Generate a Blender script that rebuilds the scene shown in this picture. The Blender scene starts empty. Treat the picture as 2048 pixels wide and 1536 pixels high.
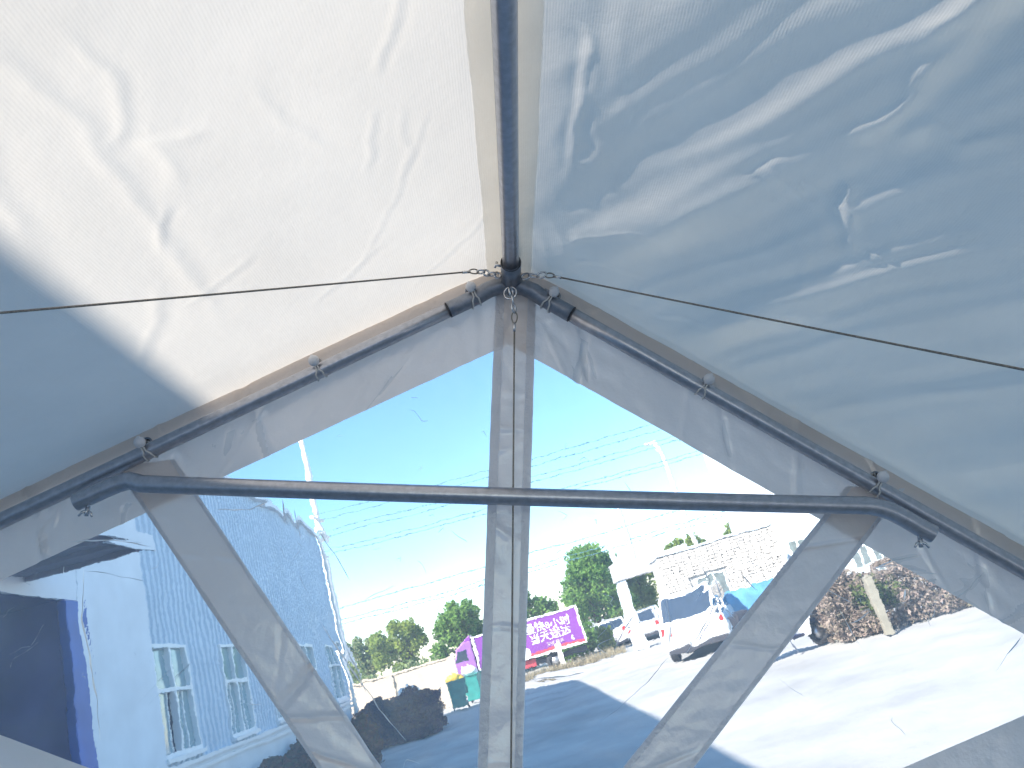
import bpy, bmesh, math, random
import numpy as np
from mathutils import Matrix, Vector
random.seed(7); rng = np.random.default_rng(11)
sc = bpy.context.scene
col = sc.collection

# ------------------------------------------------------------------ camera
PITCH, ROLL = math.radians(17.7), math.radians(16.7)
f_ = Vector((0, math.cos(PITCH), math.sin(PITCH)))
u0 = Vector((0, -math.sin(PITCH), math.cos(PITCH))); r0 = Vector((1, 0, 0))
up = math.cos(ROLL)*u0 + math.sin(ROLL)*r0
rt = math.cos(ROLL)*r0 - math.sin(ROLL)*u0
cam = bpy.data.objects.new('camera', bpy.data.cameras.new('camera')); col.objects.link(cam)
cam.matrix_world = Matrix(((rt.x, up.x, -f_.x, 0), (rt.y, up.y, -f_.y, 0), (rt.z, up.z, -f_.z, 1.75), (0, 0, 0, 1)))
cam.data.sensor_width = 36; cam.data.lens = 1540/2048*36
cam.data.clip_start = .02; cam.data.clip_end = 4000
sc.camera = cam
# ------------------------------------------------------------------ light
SUN_EL = math.radians(36.7)
SX, SY = -.70, -.714
sun_dir = Vector((math.cos(SUN_EL)*SX, math.cos(SUN_EL)*SY, math.sin(SUN_EL))).normalized()
w = bpy.data.worlds.new('World'); sc.world = w; w.use_nodes = True
nt = w.node_tree; bg = nt.nodes['Background']
sky = nt.nodes.new('ShaderNodeTexSky'); sky.sky_type = 'NISHITA'; sky.sun_disc = False
sky.sun_elevation = SUN_EL; sky.sun_rotation = math.atan2(SX, SY)
sky.air_density = 1.0; sky.dust_density = 0.3; sky.ozone_density = 3.0
hs = nt.nodes.new('ShaderNodeHueSaturation'); hs.inputs['Saturation'].default_value = 1.14; hs.inputs['Hue'].default_value = .493
nt.links.new(sky.outputs[0], hs.inputs['Color']); nt.links.new(hs.outputs[0], bg.inputs[0]); bg.inputs[1].default_value = .115
sl = bpy.data.lights.new('sun', 'SUN'); sl.energy = 4.3; sl.angle = math.radians(.53); sl.color = (1, .94, .85)
so = bpy.data.objects.new('sun', sl); col.objects.link(so)
so.rotation_euler = sun_dir.to_track_quat('Z', 'Y').to_euler(); so.location = (-40, -40, 60)
vs_ = sc.view_settings
vs_.view_transform = 'Standard'; vs_.look = 'None'; vs_.gamma = 1; vs_.use_curve_mapping = False; vs_.exposure = 1.6
sc.render.engine = 'CYCLES'
cy = sc.cycles
cy.use_denoising = True; cy.max_bounces = 10; cy.transmission_bounces = 10; cy.transparent_max_bounces = 16
cy.diffuse_bounces = 4; cy.glossy_bounces = 4; cy.sample_clamp_indirect = 6; cy.blur_glossy = .6

# ------------------------------------------------------------------ materials
MATS = {}
def _base(name):
    m = bpy.data.materials.new(name); m.use_nodes = True
    n = m.node_tree; n.nodes.clear()
    out = n.nodes.new('ShaderNodeOutputMaterial')
    MATS[name] = m
    return m, n, out
def _noise(n, scale, detail=4, rough=.6, dim='Object', stretch=None):
    tc = n.nodes.new('ShaderNodeTexCoord'); mp = n.nodes.new('ShaderNodeMapping')
    n.links.new(tc.outputs[dim], mp.inputs[0])
    if stretch: mp.inputs['Scale'].default_value = stretch
    t = n.nodes.new('ShaderNodeTexNoise'); t.inputs['Scale'].default_value = scale
    t.inputs['Detail'].default_value = detail; t.inputs['Roughness'].default_value = rough
    n.links.new(mp.outputs[0], t.inputs['Vector'])
    return t
def _ramp(n, src, c0, c1, p0=.3, p1=.7):
    r = n.nodes.new('ShaderNodeValToRGB')
    r.color_ramp.elements[0].position = p0; r.color_ramp.elements[0].color = (*c0, 1)
    r.color_ramp.elements[1].position = p1; r.color_ramp.elements[1].color = (*c1, 1)
    n.links.new(src, r.inputs[0]); return r
def pmat(name, c, rough=.6, metal=0, var=.2, scale=6, bump=0, bscale=40, stretch=None, coat=0, c2=None, spec=.5):
    m, n, out = _base(name)
    p = n.nodes.new('ShaderNodeBsdfPrincipled')
    t = _noise(n, scale, stretch=stretch)
    a = tuple(max(0, x*(1-var)) for x in c); b = c2 or tuple(min(1, x*(1+var)) for x in c)
    r = _ramp(n, t.outputs[0], a, b)
    n.links.new(r.outputs[0], p.inputs['Base Color'])
    p.inputs['Roughness'].default_value = rough; p.inputs['Metallic'].default_value = metal
    p.inputs['Coat Weight'].default_value = coat
    p.inputs['Specular IOR Level'].default_value = spec
    if bump:
        t2 = _noise(n, bscale, stretch=stretch); b_ = n.nodes.new('ShaderNodeBump')
        b_.inputs['Strength'].default_value = bump; b_.inputs['Distance'].default_value = .02
        n.links.new(t2.outputs[0], b_.inputs['Height']); n.links.new(b_.outputs[0], p.inputs['Normal'])
    n.links.new(p.outputs[0], out.inputs[0])
    return m
def fabric(name, c, trans, tc, gloss=.04, grough=.35, bumps=((9, .25), (60, .15)), weave=0, dist=.01):
    """thin coated cloth: diffuse + translucent + a little gloss"""
    m, n, out = _base(name)
    d = n.nodes.new('ShaderNodeBsdfDiffuse'); tr = n.nodes.new('ShaderNodeBsdfTranslucent')
    g = n.nodes.new('ShaderNodeBsdfGlossy'); g.inputs['Roughness'].default_value = grough
    t = _noise(n, 3.5, 5)
    r = _ramp(n, t.outputs[0], tuple(x*.93 for x in c), c); n.links.new(r.outputs[0], d.inputs[0])
    r2 = _ramp(n, t.outputs[0], tuple(x*.93 for x in tc), tc); n.links.new(r2.outputs[0], tr.inputs[0])
    mx = n.nodes.new('ShaderNodeMixShader'); mx.inputs[0].default_value = trans
    n.links.new(d.outputs[0], mx.inputs[1]); n.links.new(tr.outputs[0], mx.inputs[2])
    mx2 = n.nodes.new('ShaderNodeMixShader'); mx2.inputs[0].default_value = gloss
    n.links.new(mx.outputs[0], mx2.inputs[1]); n.links.new(g.outputs[0], mx2.inputs[2])
    prev = None
    for s, k in bumps:
        tt = _noise(n, s, 5, .6); b = n.nodes.new('ShaderNodeBump'); b.inputs['Strength'].default_value = k; b.inputs['Distance'].default_value = dist
        n.links.new(tt.outputs[0], b.inputs['Height'])
        if prev: n.links.new(prev.outputs[0], b.inputs['Normal'])
        prev = b
    if weave:
        tcn = n.nodes.new('ShaderNodeTexCoord')
        wv = n.nodes.new('ShaderNodeTexWave'); wv.inputs['Scale'].default_value = weave; wv.inputs['Distortion'].default_value = .6; wv.bands_direction = 'X'
        n.links.new(tcn.outputs['Object'], wv.inputs['Vector'])
        b = n.nodes.new('ShaderNodeBump'); b.inputs['Strength'].default_value = .10; b.inputs['Distance'].default_value = .0012
        n.links.new(wv.outputs[1], b.inputs['Height']); n.links.new(prev.outputs[0], b.inputs['Normal']); prev = b
    for s in (d, tr, g): n.links.new(prev.outputs[0], s.inputs['Normal'])
    n.links.new(mx2.outputs[0], out.inputs[0])
    return m
def vinyl(name):
    """clear soft PVC: wavy refraction, weak mirror, slight milkiness"""
    m, n, out = _base(name)
    rf = n.nodes.new('ShaderNodeBsdfRefraction'); rf.inputs['IOR'].default_value = 1.03; rf.inputs['Roughness'].default_value = 0
    rf.inputs['Color'].default_value = (.97, .98, .985, 1)
    gl = n.nodes.new('ShaderNodeBsdfGlossy'); gl.inputs['Roughness'].default_value = .115
    tr = n.nodes.new('ShaderNodeBsdfTranslucent'); tr.inputs[0].default_value = (.9, .93, .96, 1)
    a = _noise(n, 5, 3, .5); b = _noise(n, 26, 4, .65); c = _noise(n, 90, 2, .5, stretch=(1, 1, .35))
    bp = None
    for t, k, dd in ((a, .36, .03), (b, .13, .008), (c, .03, .0022)):
        q = n.nodes.new('ShaderNodeBump'); q.inputs['Strength'].default_value = k; q.inputs['Distance'].default_value = dd
        n.links.new(t.outputs[0], q.inputs['Height'])
        if bp: n.links.new(bp.outputs[0], q.inputs['Normal'])
        bp = q
    for s in (rf, gl): n.links.new(bp.outputs[0], s.inputs['Normal'])
    hz = _noise(n, 3, 4); hr = _ramp(n, hz.outputs[0], (.12,)*3, (.25,)*3, .3, .75)
    m1 = n.nodes.new('ShaderNodeMixShader'); n.links.new(hr.outputs[0], m1.inputs[0])
    n.links.new(rf.outputs[0], m1.inputs[1]); n.links.new(tr.outputs[0], m1.inputs[2])
    fr = n.nodes.new('ShaderNodeFresnel'); fr.inputs['IOR'].default_value = 1.35; n.links.new(bp.outputs[0], fr.inputs['Normal'])
    m2 = n.nodes.new('ShaderNodeMixShader'); n.links.new(fr.outputs[0], m2.inputs[0])
    n.links.new(m1.outputs[0], m2.inputs[1]); n.links.new(gl.outputs[0], m2.inputs[2])
    n.links.new(m2.outputs[0], out.inputs[0])
    return m
def leafmat(name, cols, trans=.5):
    m, n, out = _base(name)
    gi = n.nodes.new('ShaderNodeNewGeometry')
    r = n.nodes.new('ShaderNodeValToRGB'); e = r.color_ramp.elements
    e[0].color = (*cols[0], 1); e[1].color = (*cols[-1], 1)
    for i, c in enumerate(cols[1:-1]):
        k = e.new((i+1)/(len(cols)-1)); k.color = (*c, 1)
    n.links.new(gi.outputs['Random Per Island'], r.inputs[0])
    d = n.nodes.new('ShaderNodeBsdfDiffuse'); t = n.nodes.new('ShaderNodeBsdfTranslucent')
    n.links.new(r.outputs[0], d.inputs[0]); n.links.new(r.outputs[0], t.inputs[0])
    mx = n.nodes.new('ShaderNodeMixShader'); mx.inputs[0].default_value = trans
    n.links.new(d.outputs[0], mx.inputs[1]); n.links.new(t.outputs[0], mx.inputs[2]); n.links.new(mx.outputs[0], out.inputs[0])
    return m

pmat('concrete', (.39, .383, .37), .9, var=.22, scale=.5, bump=.35, bscale=9)
pmat('galv', (.43, .44, .48), .30, .9, var=.14, scale=60, bump=.02, bscale=200)
pmat('galv_dark', (.24, .26, .30), .4, .85, var=.15, scale=70)
pmat('chrome', (.62, .63, .65), .18, 1, var=.1)
pmat('black_line', (.05, .05, .06), .6)
pmat('wire_rope', (.24, .22, .19), .55, .6, var=.4, scale=300)
pmat('cord', (.55, .54, .52), .6, var=.1)
pmat('ball_plastic', (.62, .62, .64), .38, var=.04)
fabric('roof_left', (.91, .865, .79), .24, (.97, .89, .785), .015, .5, ((7, .14), (45, .08)), weave=70, dist=.012)
fabric('roof_hem', (.85, .82, .76), .78, (.97, .945, .89), .03, .45, ((9, .25), (50, .14)), weave=70)
fabric('vinyl_white', (.72, .65, .61), .48, (.86, .76, .70), .12, .2, ((5, .35), (16, .16)), dist=.014)
fabric('vinyl_hem', (.66, .67, .70), .52, (.80, .81, .86), .10, .22, ((10, .4), (40, .3)), dist=.01)
fabric('flap', (.58, .51, .44), .40, (.66, .56, .47), .05, .35, ((9, .3),))
fabric('crease_glint', (.92, .92, .92), .5, (.95, .95, .95), .3, .15, ((40, .2),))
fabric('crease_dark', (.38, .41, .46), .4, (.5, .53, .58), .2, .2, ((40, .2),))
vinyl('clear_vinyl')
pmat('siding', (.46, .57, .68), .5, var=.06, scale=1.2)  # blue tint of the skylit shade is put into this colour
pmat('white_paint', (.66, .71, .76), .6, var=.08, scale=1.5, bump=.1, bscale=8)
pmat('blue_paint', (.008, .07, .36), .5, var=.25, scale=2)
pmat('inside_shade', (.035, .045, .19), .8, var=.3, scale=1.5)  # navy stands in for interior shade with a blue reflection
pmat('roof_sheet', (.30, .36, .45), .5, var=.15, scale=1)
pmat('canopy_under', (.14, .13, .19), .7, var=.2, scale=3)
pmat('window_frame', (.72, .76, .78), .45, var=.05)
pmat('window_glass', (.22, .33, .36), .06, var=.25, scale=.9, spec=1.0)
pmat('beige_render', (.50, .42, .33), .85, var=.14, scale=1.0, bump=.2, bscale=10)
pmat('bark', (.12, .09, .065), .9, var=.35, scale=12)
pmat('white_pole', (.80, .78, .74), .6, var=.08)
pmat('wire_line', (.10, .22, .25), .6)
pmat('car_white', (.80, .80, .80), .25, var=.03, coat=.6)
pmat('car_silver', (.55, .57, .60), .25, .3, var=.05, coat=.6)
pmat('car_glass', (.03, .045, .07), .06, var=.2, spec=1.0)
pmat('tyre', (.025, .025, .028), .8, var=.2)
pmat('rim', (.45, .46, .48), .35, .8)
pmat('lamp_red', (.55, .03, .03), .25)
pmat('lamp_white', (.75, .75, .70), .2)
pmat('purple', (.20, .035, .30), .45, var=.10, scale=1.5, coat=.2)
pmat('purple_light', (.28, .11, .38), .5, var=.15, scale=2)
pmat('letter_white', (.88, .88, .88), .5, var=.03)
pmat('letter_pale', (.62, .52, .68), .5, var=.05)
pmat('red_paint', (.52, .05, .07), .5, var=.2)
pmat('black_part', (.03, .03, .04), .6)
pmat('bin_green', (.02, .22, .19), .5, var=.2, scale=4)
pmat('rubbish_yellow', (.75, .48, .06), .6, var=.4, scale=9)
pmat('rubbish_white', (.80, .80, .78), .5, var=.1, scale=6)
pmat('brick_pale', (.62, .57, .51), .85, var=.16, scale=2.2, bump=.15)
pmat('mortar', (.42, .40, .37), .9, var=.12)
pmat('grey_render', (.45, .44, .43), .85, var=.15)
pmat('grey_glass', (.14, .17, .17), .15, var=.3, spec=1)
pmat('tarp_shade_blue', (.10, .28, .46), .55, var=.25, scale=3, bump=.3, bscale=8)
pmat('post_concrete', (.26, .24, .19), .9, var=.15, scale=5)
pmat('scooter_dark', (.02, .022, .05), .3, var=.2)
pmat('soil', (.10, .07, .05), .95, var=.3, scale=6)
leafmat('leaf_tree', [(0.078, 0.166, 0.04), (0.155, 0.309, 0.066), (0.265, 0.42, 0.099), (0.111, 0.221, 0.066)])
leafmat('leaf_yellowgreen', [(0.179, 0.259, 0.049), (0.324, 0.389, 0.082), (0.244, 0.324, 0.097)])
leafmat('leaf_pale', [(0.195, 0.273, 0.117), (0.312, 0.39, 0.176), (0.39, 0.39, 0.215)])
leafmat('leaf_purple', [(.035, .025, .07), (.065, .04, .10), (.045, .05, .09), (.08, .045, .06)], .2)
leafmat('leaf_brown', [(.27, .225, .18), (.38, .31, .26), (.32, .25, .22), (.19, .175, .12)], .25)
leafmat('leaf_olive', [(0.08, 0.112, 0.04), (0.144, 0.192, 0.064), (0.112, 0.128, 0.048)], .3)
leafmat('leaf_red', [(.09, .03, .02), (.14, .06, .03), (.06, .035, .02), (.08, .07, .03)], .25)
leafmat('dry_grass', [(.30, .25, .16), (.42, .37, .26), (.24, .20, .12)], .3)

# ------------------------------------------------------------------ mesh helpers
class MB:
    def __init__(s): s.v = []; s.f = []
    def add(s, V, F):
        o = len(s.v); s.v.extend([tuple(map(float, p)) for p in V]); s.f.extend([tuple(i+o for i in q) for q in F]); return s
    def box(s, a, b):
        x0, y0, z0 = a; x1, y1, z1 = b
        V = [(x0,y0,z0),(x1,y0,z0),(x1,y1,z0),(x0,y1,z0),(x0,y0,z1),(x1,y0,z1),(x1,y1,z1),(x0,y1,z1)]
        return s.add(V, [(0,3,2,1),(4,5,6,7),(0,1,5,4),(1,2,6,5),(2,3,7,6),(3,0,4,7)])
    def prism(s, poly, y0, y1, taper=None):
        """polygon in x,z extruded along y; taper = list of (dx scale) not used"""
        n = len(poly)
        V = [(x, y0, z) for x, z in poly] + [(x, y1, z) for x, z in poly]
        F = [tuple(range(n)), tuple(range(2*n-1, n-1, -1))] + [(i, i+n, (i+1) % n+n, (i+1) % n) for i in range(n)]
        return s.add(V, F)
    def tube(s, pts, r, seg=12, cap=True, closed=False):
        P = [Vector(p) for p in pts]; n = len(P)
        R = r if isinstance(r, (list, tuple)) else [r]*n
        V = []; F = []; ref = None
        for i in range(n):
            if closed: t = P[(i+1) % n]-P[i-1]
            else: t = P[min(i+1, n-1)]-P[max(i-1, 0)]
            t.normalize()
            if ref is None:
                ref = Vector((0, 0, 1)) if abs(t.z) < .9 else Vector((1, 0, 0))
            b = t.cross(ref); b.normalize(); ref = b.cross(t); ref.normalize()
            for k in range(seg):
                a = 2*math.pi*k/seg
                V.append(P[i]+float(R[i])*(math.cos(a)*ref+math.sin(a)*b))
        for i in range(n if closed else n-1):
            j = (i+1) % n
            for k in range(seg):
                k2 = (k+1) % seg
                F.append((i*seg+k, i*seg+k2, j*seg+k2, j*seg+k))
        if cap and not closed:
            F.append(tuple(range(seg-1, -1, -1))); F.append(tuple((n-1)*seg+k for k in range(seg)))
        return s.add(V, F)
    def ring(s, c, ax, R, r, seg=20, ts=8, ell=1.0, ref=None):
        ax = Vector(ax).normalized(); c = Vector(c)
        if ref is None: ref = Vector((0, 0, 1)) if abs(ax.z) < .9 else Vector((1, 0, 0))
        a = (Vector(ref)-ax*Vector(ref).dot(ax)).normalized(); b = ax.cross(a)
        pts = [c+R*(math.cos(t)*a*ell+math.sin(t)*b) for t in [2*math.pi*k/seg for k in range(seg)]]
        return s.tube(pts, r, ts, closed=True)
    def sphere(s, c, r, seg=16, rings=10, sc_=(1, 1, 1)):
        V = [(c[0], c[1], c[2]+r*sc_[2])]; F = []
        for i in range(1, rings):
            p = math.pi*i/rings
            for k in range(seg):
                a = 2*math.pi*k/seg
                V.append((c[0]+r*sc_[0]*math.sin(p)*math.cos(a), c[1]+r*sc_[1]*math.sin(p)*math.sin(a), c[2]+r*sc_[2]*math.cos(p)))
        V.append((c[0], c[1], c[2]-r*sc_[2])); L = len(V)-1
        for k in range(seg): F.append((0, 1+k, 1+(k+1) % seg)); F.append((L, L-seg+(k+1) % seg, L-seg+k))
        for i in range(rings-2):
            for k in range(seg):
                a = 1+i*seg+k; b = 1+i*seg+(k+1) % seg
                F.append((a, a+seg, b+seg, b))
        return s.add(V, F)
    def build(s, name, m, parent=None, smooth=False, bevel=0, stuff=False):
        me = bpy.data.meshes.new(name); me.from_pydata(s.v, [], s.f); me.update()
        return link(name, me, m, parent, smooth, bevel, stuff)
def link(name, me, m, parent=None, smooth=False, bevel=0, stuff=False):
    o = bpy.data.objects.new(name, me); col.objects.link(o)
    if m: me.materials.clear(); me.materials.append(MATS[m])
    if smooth: me.polygons.foreach_set('use_smooth', [True]*len(me.polygons))
    if parent: o.parent = parent
    if bevel:
        b = o.modifiers.new('bevel', 'BEVEL'); b.width = bevel; b.segments = 2; b.limit_method = 'ANGLE'; b.angle_limit = math.radians(35)
    if stuff: o['kind'] = 'stuff'
    return o
def tag(o, label, cat, group=None):
    o['label'] = label; o['category'] = cat
    if group: o['group'] = group
    return o
def thing(name, label, cat, loc=(0, 0, 0), rotz=0, group=None, mat=None):
    o = bpy.data.objects.new(name, None); col.objects.link(o); o.empty_display_size = .2
    if mat is not None: o.matrix_world = mat
    else: o.location = loc; o.rotation_euler = (0, 0, rotz)
    return tag(o, label, cat, group)
def npmesh(name, V, F):
    me = bpy.data.meshes.new(name); V = np.asarray(V, np.float32); F = np.asarray(F, np.int32)
    k = F.shape[1]
    me.vertices.add(len(V)); me.vertices.foreach_set('co', V.ravel())
    me.loops.add(F.size); me.loops.foreach_set('vertex_index', F.ravel())
    me.polygons.add(len(F)); me.polygons.foreach_set('loop_start', np.arange(0, F.size, k, dtype=np.int32))
    me.polygons.foreach_set('loop_total', np.full(len(F), k, np.int32))
    me.update(calc_edges=True); me.validate()
    return me
def gridfaces(nu, nv):
    i, j = np.meshgrid(np.arange(nu-1), np.arange(nv-1), indexing='ij')
    a = (i*nv+j).ravel(); return np.stack([a, a+nv, a+nv+1, a+1], 1)
_perm = rng.permutation(512); _g = rng.normal(size=(512, 2)); _g /= np.linalg.norm(_g, axis=1)[:, None]
def gn(x, y, seed=0):
    x = np.asarray(x, float)+seed*17.3; y = np.asarray(y, float)+seed*9.7
    xi = np.floor(x).astype(int); yi = np.floor(y).astype(int); fx = x-xi; fy = y-yi
    def h(a, b): return _g[_perm[(_perm[a & 255]+b) & 511]]
    def d(g, a, b): return g[..., 0]*a+g[..., 1]*b
    u = fx*fx*fx*(fx*(fx*6-15)+10); v = fy*fy*fy*(fy*(fy*6-15)+10)
    n00 = d(h(xi, yi), fx, fy); n10 = d(h(xi+1, yi), fx-1, fy); n01 = d(h(xi, yi+1), fx, fy-1); n11 = d(h(xi+1, yi+1), fx-1, fy-1)
    return (n00*(1-u)+n10*u)*(1-v)+(n01*(1-u)+n11*u)*v
def ridged(x, y, seed=0): return 1-np.abs(gn(x, y, seed))*2.2
def polydist(X, Y, pts):
    """distance, signed side and end fade to a polyline"""
    best = np.full(X.shape, 1e9); side = np.zeros(X.shape); tt = np.zeros(X.shape); n = len(pts)-1
    for i in range(n):
        ax, ay = pts[i]; bx, by = pts[i+1]; dx, dy = bx-ax, by-ay; L = dx*dx+dy*dy+1e-12
        t = np.clip(((X-ax)*dx+(Y-ay)*dy)/L, 0, 1); ex = X-ax-t*dx; ey = Y-ay-t*dy; d = np.hypot(ex, ey)
        k = d < best; best = np.where(k, d, best); side = np.where(k, np.sign(dx*ey-dy*ex), side); tt = np.where(k, (i+t)/n, tt)
    return best, side, tt

def leaves(n, lobes, size, up=.3, seed=0, elong=1.6):
    """leaf quads through the shells of several ellipsoid lobes: (cx,cy,cz,rx,ry,rz,weight)"""
    r = np.random.default_rng(seed)
    W = np.array([l[6] for l in lobes], float); W /= W.sum()
    k = r.choice(len(lobes), n, p=W); L = np.array([l[:6] for l in lobes])[k]
    d = r.normal(size=(n, 3)); d /= np.linalg.norm(d, axis=1)[:, None]
    rad = r.random(n)**.42
    rad *= 1+.28*gn(d[:, 0]*2.3+k*3.1, d[:, 2]*2.3+d[:, 1]*2, 3)*2
    c = L[:, :3]+d*rad[:, None]*L[:, 3:6]
    a = r.normal(size=(n, 3)); a /= np.linalg.norm(a, axis=1)[:, None]
    nn = r.normal(size=(n, 3))+np.array([0, 0, up])*2+d*.8
    b = np.cross(nn, a); b /= np.linalg.norm(b, axis=1)[:, None]
    s = size*(.6+.8*r.random(n))[:, None]
    a = a*s*elong*.5; b = b*s*.5
    V = np.stack([c-a, c+b*.9, c+a, c-b*.9], 1).reshape(-1, 3)
    return V, np.arange(4*n).reshape(n, 4)
def leaves_box(n, lo, hi, size, seed=0, rough=.12, elong=1.6):
    r = np.random.default_rng(seed); lo = np.array(lo); hi = np.array(hi)
    u = r.random((n, 3)); k = r.integers(0, 3, n)         # push most leaves to the surface
    m = r.random(n) < .7
    for ax in range(3):
        q = m & (k == ax); u[q, ax] = np.where(r.random(q.sum()) < (.5 if ax < 2 else .15), r.random(q.sum())*.12, 1-r.random(q.sum())*.12)
    c = lo+u*(hi-lo)
    c[:, 2] += (c[:, 2]-lo[2])/(hi[2]-lo[2])*rough*2*gn(c[:, 0]*1.7, c[:, 1]*1.7+seed, 5)
    c[:, 0] += rough*gn(c[:, 1]*3+seed, c[:, 2]*3, 6); c[:, 1] += rough*gn(c[:, 0]*3, c[:, 2]*3+seed, 7)
    a = r.normal(size=(n, 3)); a /= np.linalg.norm(a, axis=1)[:, None]
    b = np.cross(r.normal(size=(n, 3)), a); b /= np.linalg.norm(b, axis=1)[:, None]
    s = size*(.6+.8*r.random(n))[:, None]; a = a*s*elong*.5; b = b*s*.5
    V = np.stack([c-a, c+b, c+a, c-b], 1).reshape(-1, 3); V[:, 2] = np.maximum(V[:, 2], .01)
    return V, np.arange(4*n).reshape(n, 4)

# ------------------------------------------------------------------ ground
def ground_sheet():
    xs = np.concatenate([np.linspace(-900, -60, 15), np.linspace(-50, 50, 81), np.linspace(60, 900, 15)])
    ys = np.concatenate([np.linspace(-300, -40, 8), np.linspace(-30, 80, 89), np.linspace(95, 1800, 24)])
    X, Y = np.meshgrid(xs, ys, indexing='ij')
    Z = .012*gn(X*.22, Y*.22, 4)-.02
    o = link('ground', npmesh('ground', np.stack([X, Y, Z], -1).reshape(-1, 3), gridfaces(len(xs), len(ys))), 'concrete', smooth=True)
    o['kind'] = 'structure'
ground_sheet()

# ------------------------------------------------------------------ the tent (leaning: one side is not raised yet)
TENT = Matrix(((.94607695, -.07981301, .31395588, .07065846), (.07575091, .99680985, .02513796, 1.83096993),
               (-.31496065, 0, .94910473, 2.59104497), (0, 0, 0, 1)))
SLOPE = .57; ANG = math.atan(SLOPE); CS, SN = math.cos(ANG), math.sin(ANG)
EAVE = 2.5
def pipe_z(x): return .016-SLOPE*abs(x)
def hpanel(x, z):
    a = np.exp(-((x/.35)**2+((z+.1)/.22)**2))
    return .005*gn(x*2.6, z*2.6, 1)+.0016*gn(x*8, z*8, 2)+a*.004*(ridged(x*13, z*13, 3)-.5)
# --- frame
frame = thing('tent_frame', 'galvanised steel pipe frame holding up the white tent roof', 'tent frame', mat=TENT)
MB().tube([(0, -.06-.1*i, .016) for i in range(0, 44)], .0205, 24).build('ridge_pipe', 'galv', frame, True)
for s in (-1, 1):
    pts = [(s*x, 0, pipe_z(x)) for x in np.linspace(.12, EAVE, 14)]
    MB().tube(pts, .0195, 24).build('rafter_pipe', 'galv', frame, True)
    # connector arm: short fatter sleeve bending out of the hub
    arm = [(s*.0, 0, -.002), (s*.03, 0, -.001), (s*.06, 0, -.014)]+[(s*x, 0, pipe_z(x)) for x in np.linspace(.085, .157, 6)]
    a = MB().tube(arm, [.022, .0225, .0222]+[.0213]*6, 20).build('connector_arm', 'galv_dark', frame, True)
    tdir = Vector((s*CS, 0, -SN))
    MB().ring((s*.158, 0, pipe_z(.158)), tdir, .0208, .0010, 24, 6).build('seam_ring', 'black_line', a, True)
    # set screw
    b = MB(); b.tube([(s*.098, -.018, pipe_z(.098)+.008), (s*.098, -.034, pipe_z(.098)+.014)], .004, 8)
    b.tube([(s*.098-.011, -.034, pipe_z(.098)+.018), (s*.098+.011, -.034, pipe_z(.098)+.010)], .0025, 8)
    b.build('thumb_screw', 'galv_dark', a, True)
hub = MB().tube([(0, .024, .006), (0, .0, .008), (0, -.05, .014), (0, -.10, .016)], [.0235, .0255, .0255, .0255], 24).build('ridge_connector', 'galv_dark', frame, True)
MB().ring((0, -.101, .016), (0, 1, 0), .0248, .0011, 28, 6).build('seam_ring', 'black_line', hub, True)
MB().tube([(-.022, -.075, .018), (-.041, -.078, .020)], .0038, 8).tube([(-.036, -.078, .028), (-.040, -.078, .012)], .003, 8).build('thumb_screw', 'chrome', hub, True)
# eave pipes, uprights and foot plates
for s in (-1, 1):
    ez = pipe_z(EAVE)
    MB().tube([(s*EAVE, .02-.1*i, ez) for i in range(0, 44)], .0195, 16).build('eave_pipe', 'galv', frame, True)
    for y in (0, -2.15, -4.25):
        w0 = TENT @ Vector((s*EAVE, y, ez)); L = w0.z/TENT[2][2]
        foot = (s*EAVE, y, ez-L+.02)
        MB().tube([(s*EAVE, y, ez), foot], .0195, 16).build('leg', 'galv', frame, True)
    for y in (-2.15, -4.25):
        MB().tube([(0, y, .016), (s*EAVE, y, ez)], .0195, 16).build('rafter_pipe', 'galv', frame, True)
# tie bar with bent flattened ends
zb, yb = -.553, -.045
def barz(x): return zb+.010*(x/.9)
pts = [(-.985, yb, -.612), (-.955, yb, -.597), (-.925, yb, -.580), (-.895, yb, -.565), (-.868, yb, -.556), (-.84, yb, barz(-.84))]
pts += [(x, yb, barz(x)-.004*math.cos(x*1.7)) for x in np.linspace(-.75, .75, 16)]
pts += [(.84, yb, barz(.84)), (.868, yb, -.547), (.895, yb, -.555), (.925, yb, -.570), (.955, yb, -.588), (.985, yb, -.603)]
bar = MB().tube(pts, .0208, 24, cap=False).build('tie_bar', 'galv', frame, True)
for s, x, z in ((-1, -.953, -.597), (1, .953, -.588)):
    b = MB().tube([(x, yb, z+.015), (x+s*-.002, yb-.002, z-.034)], .004, 10)
    c = Vector((x, yb-.002, z-.034))
    for q in (-1, 1): b.tube([c, c+Vector((q*.010, -.003, -.004)), c+Vector((q*.016, -.004, -.013))], [.004, .0032, .0025], 8)
    b.tube([c+Vector((0, 0, .008)), c-Vector((0, 0, .012))], .005, 10)
    b.build('wing_nut', 'chrome', bar, True)

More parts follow.
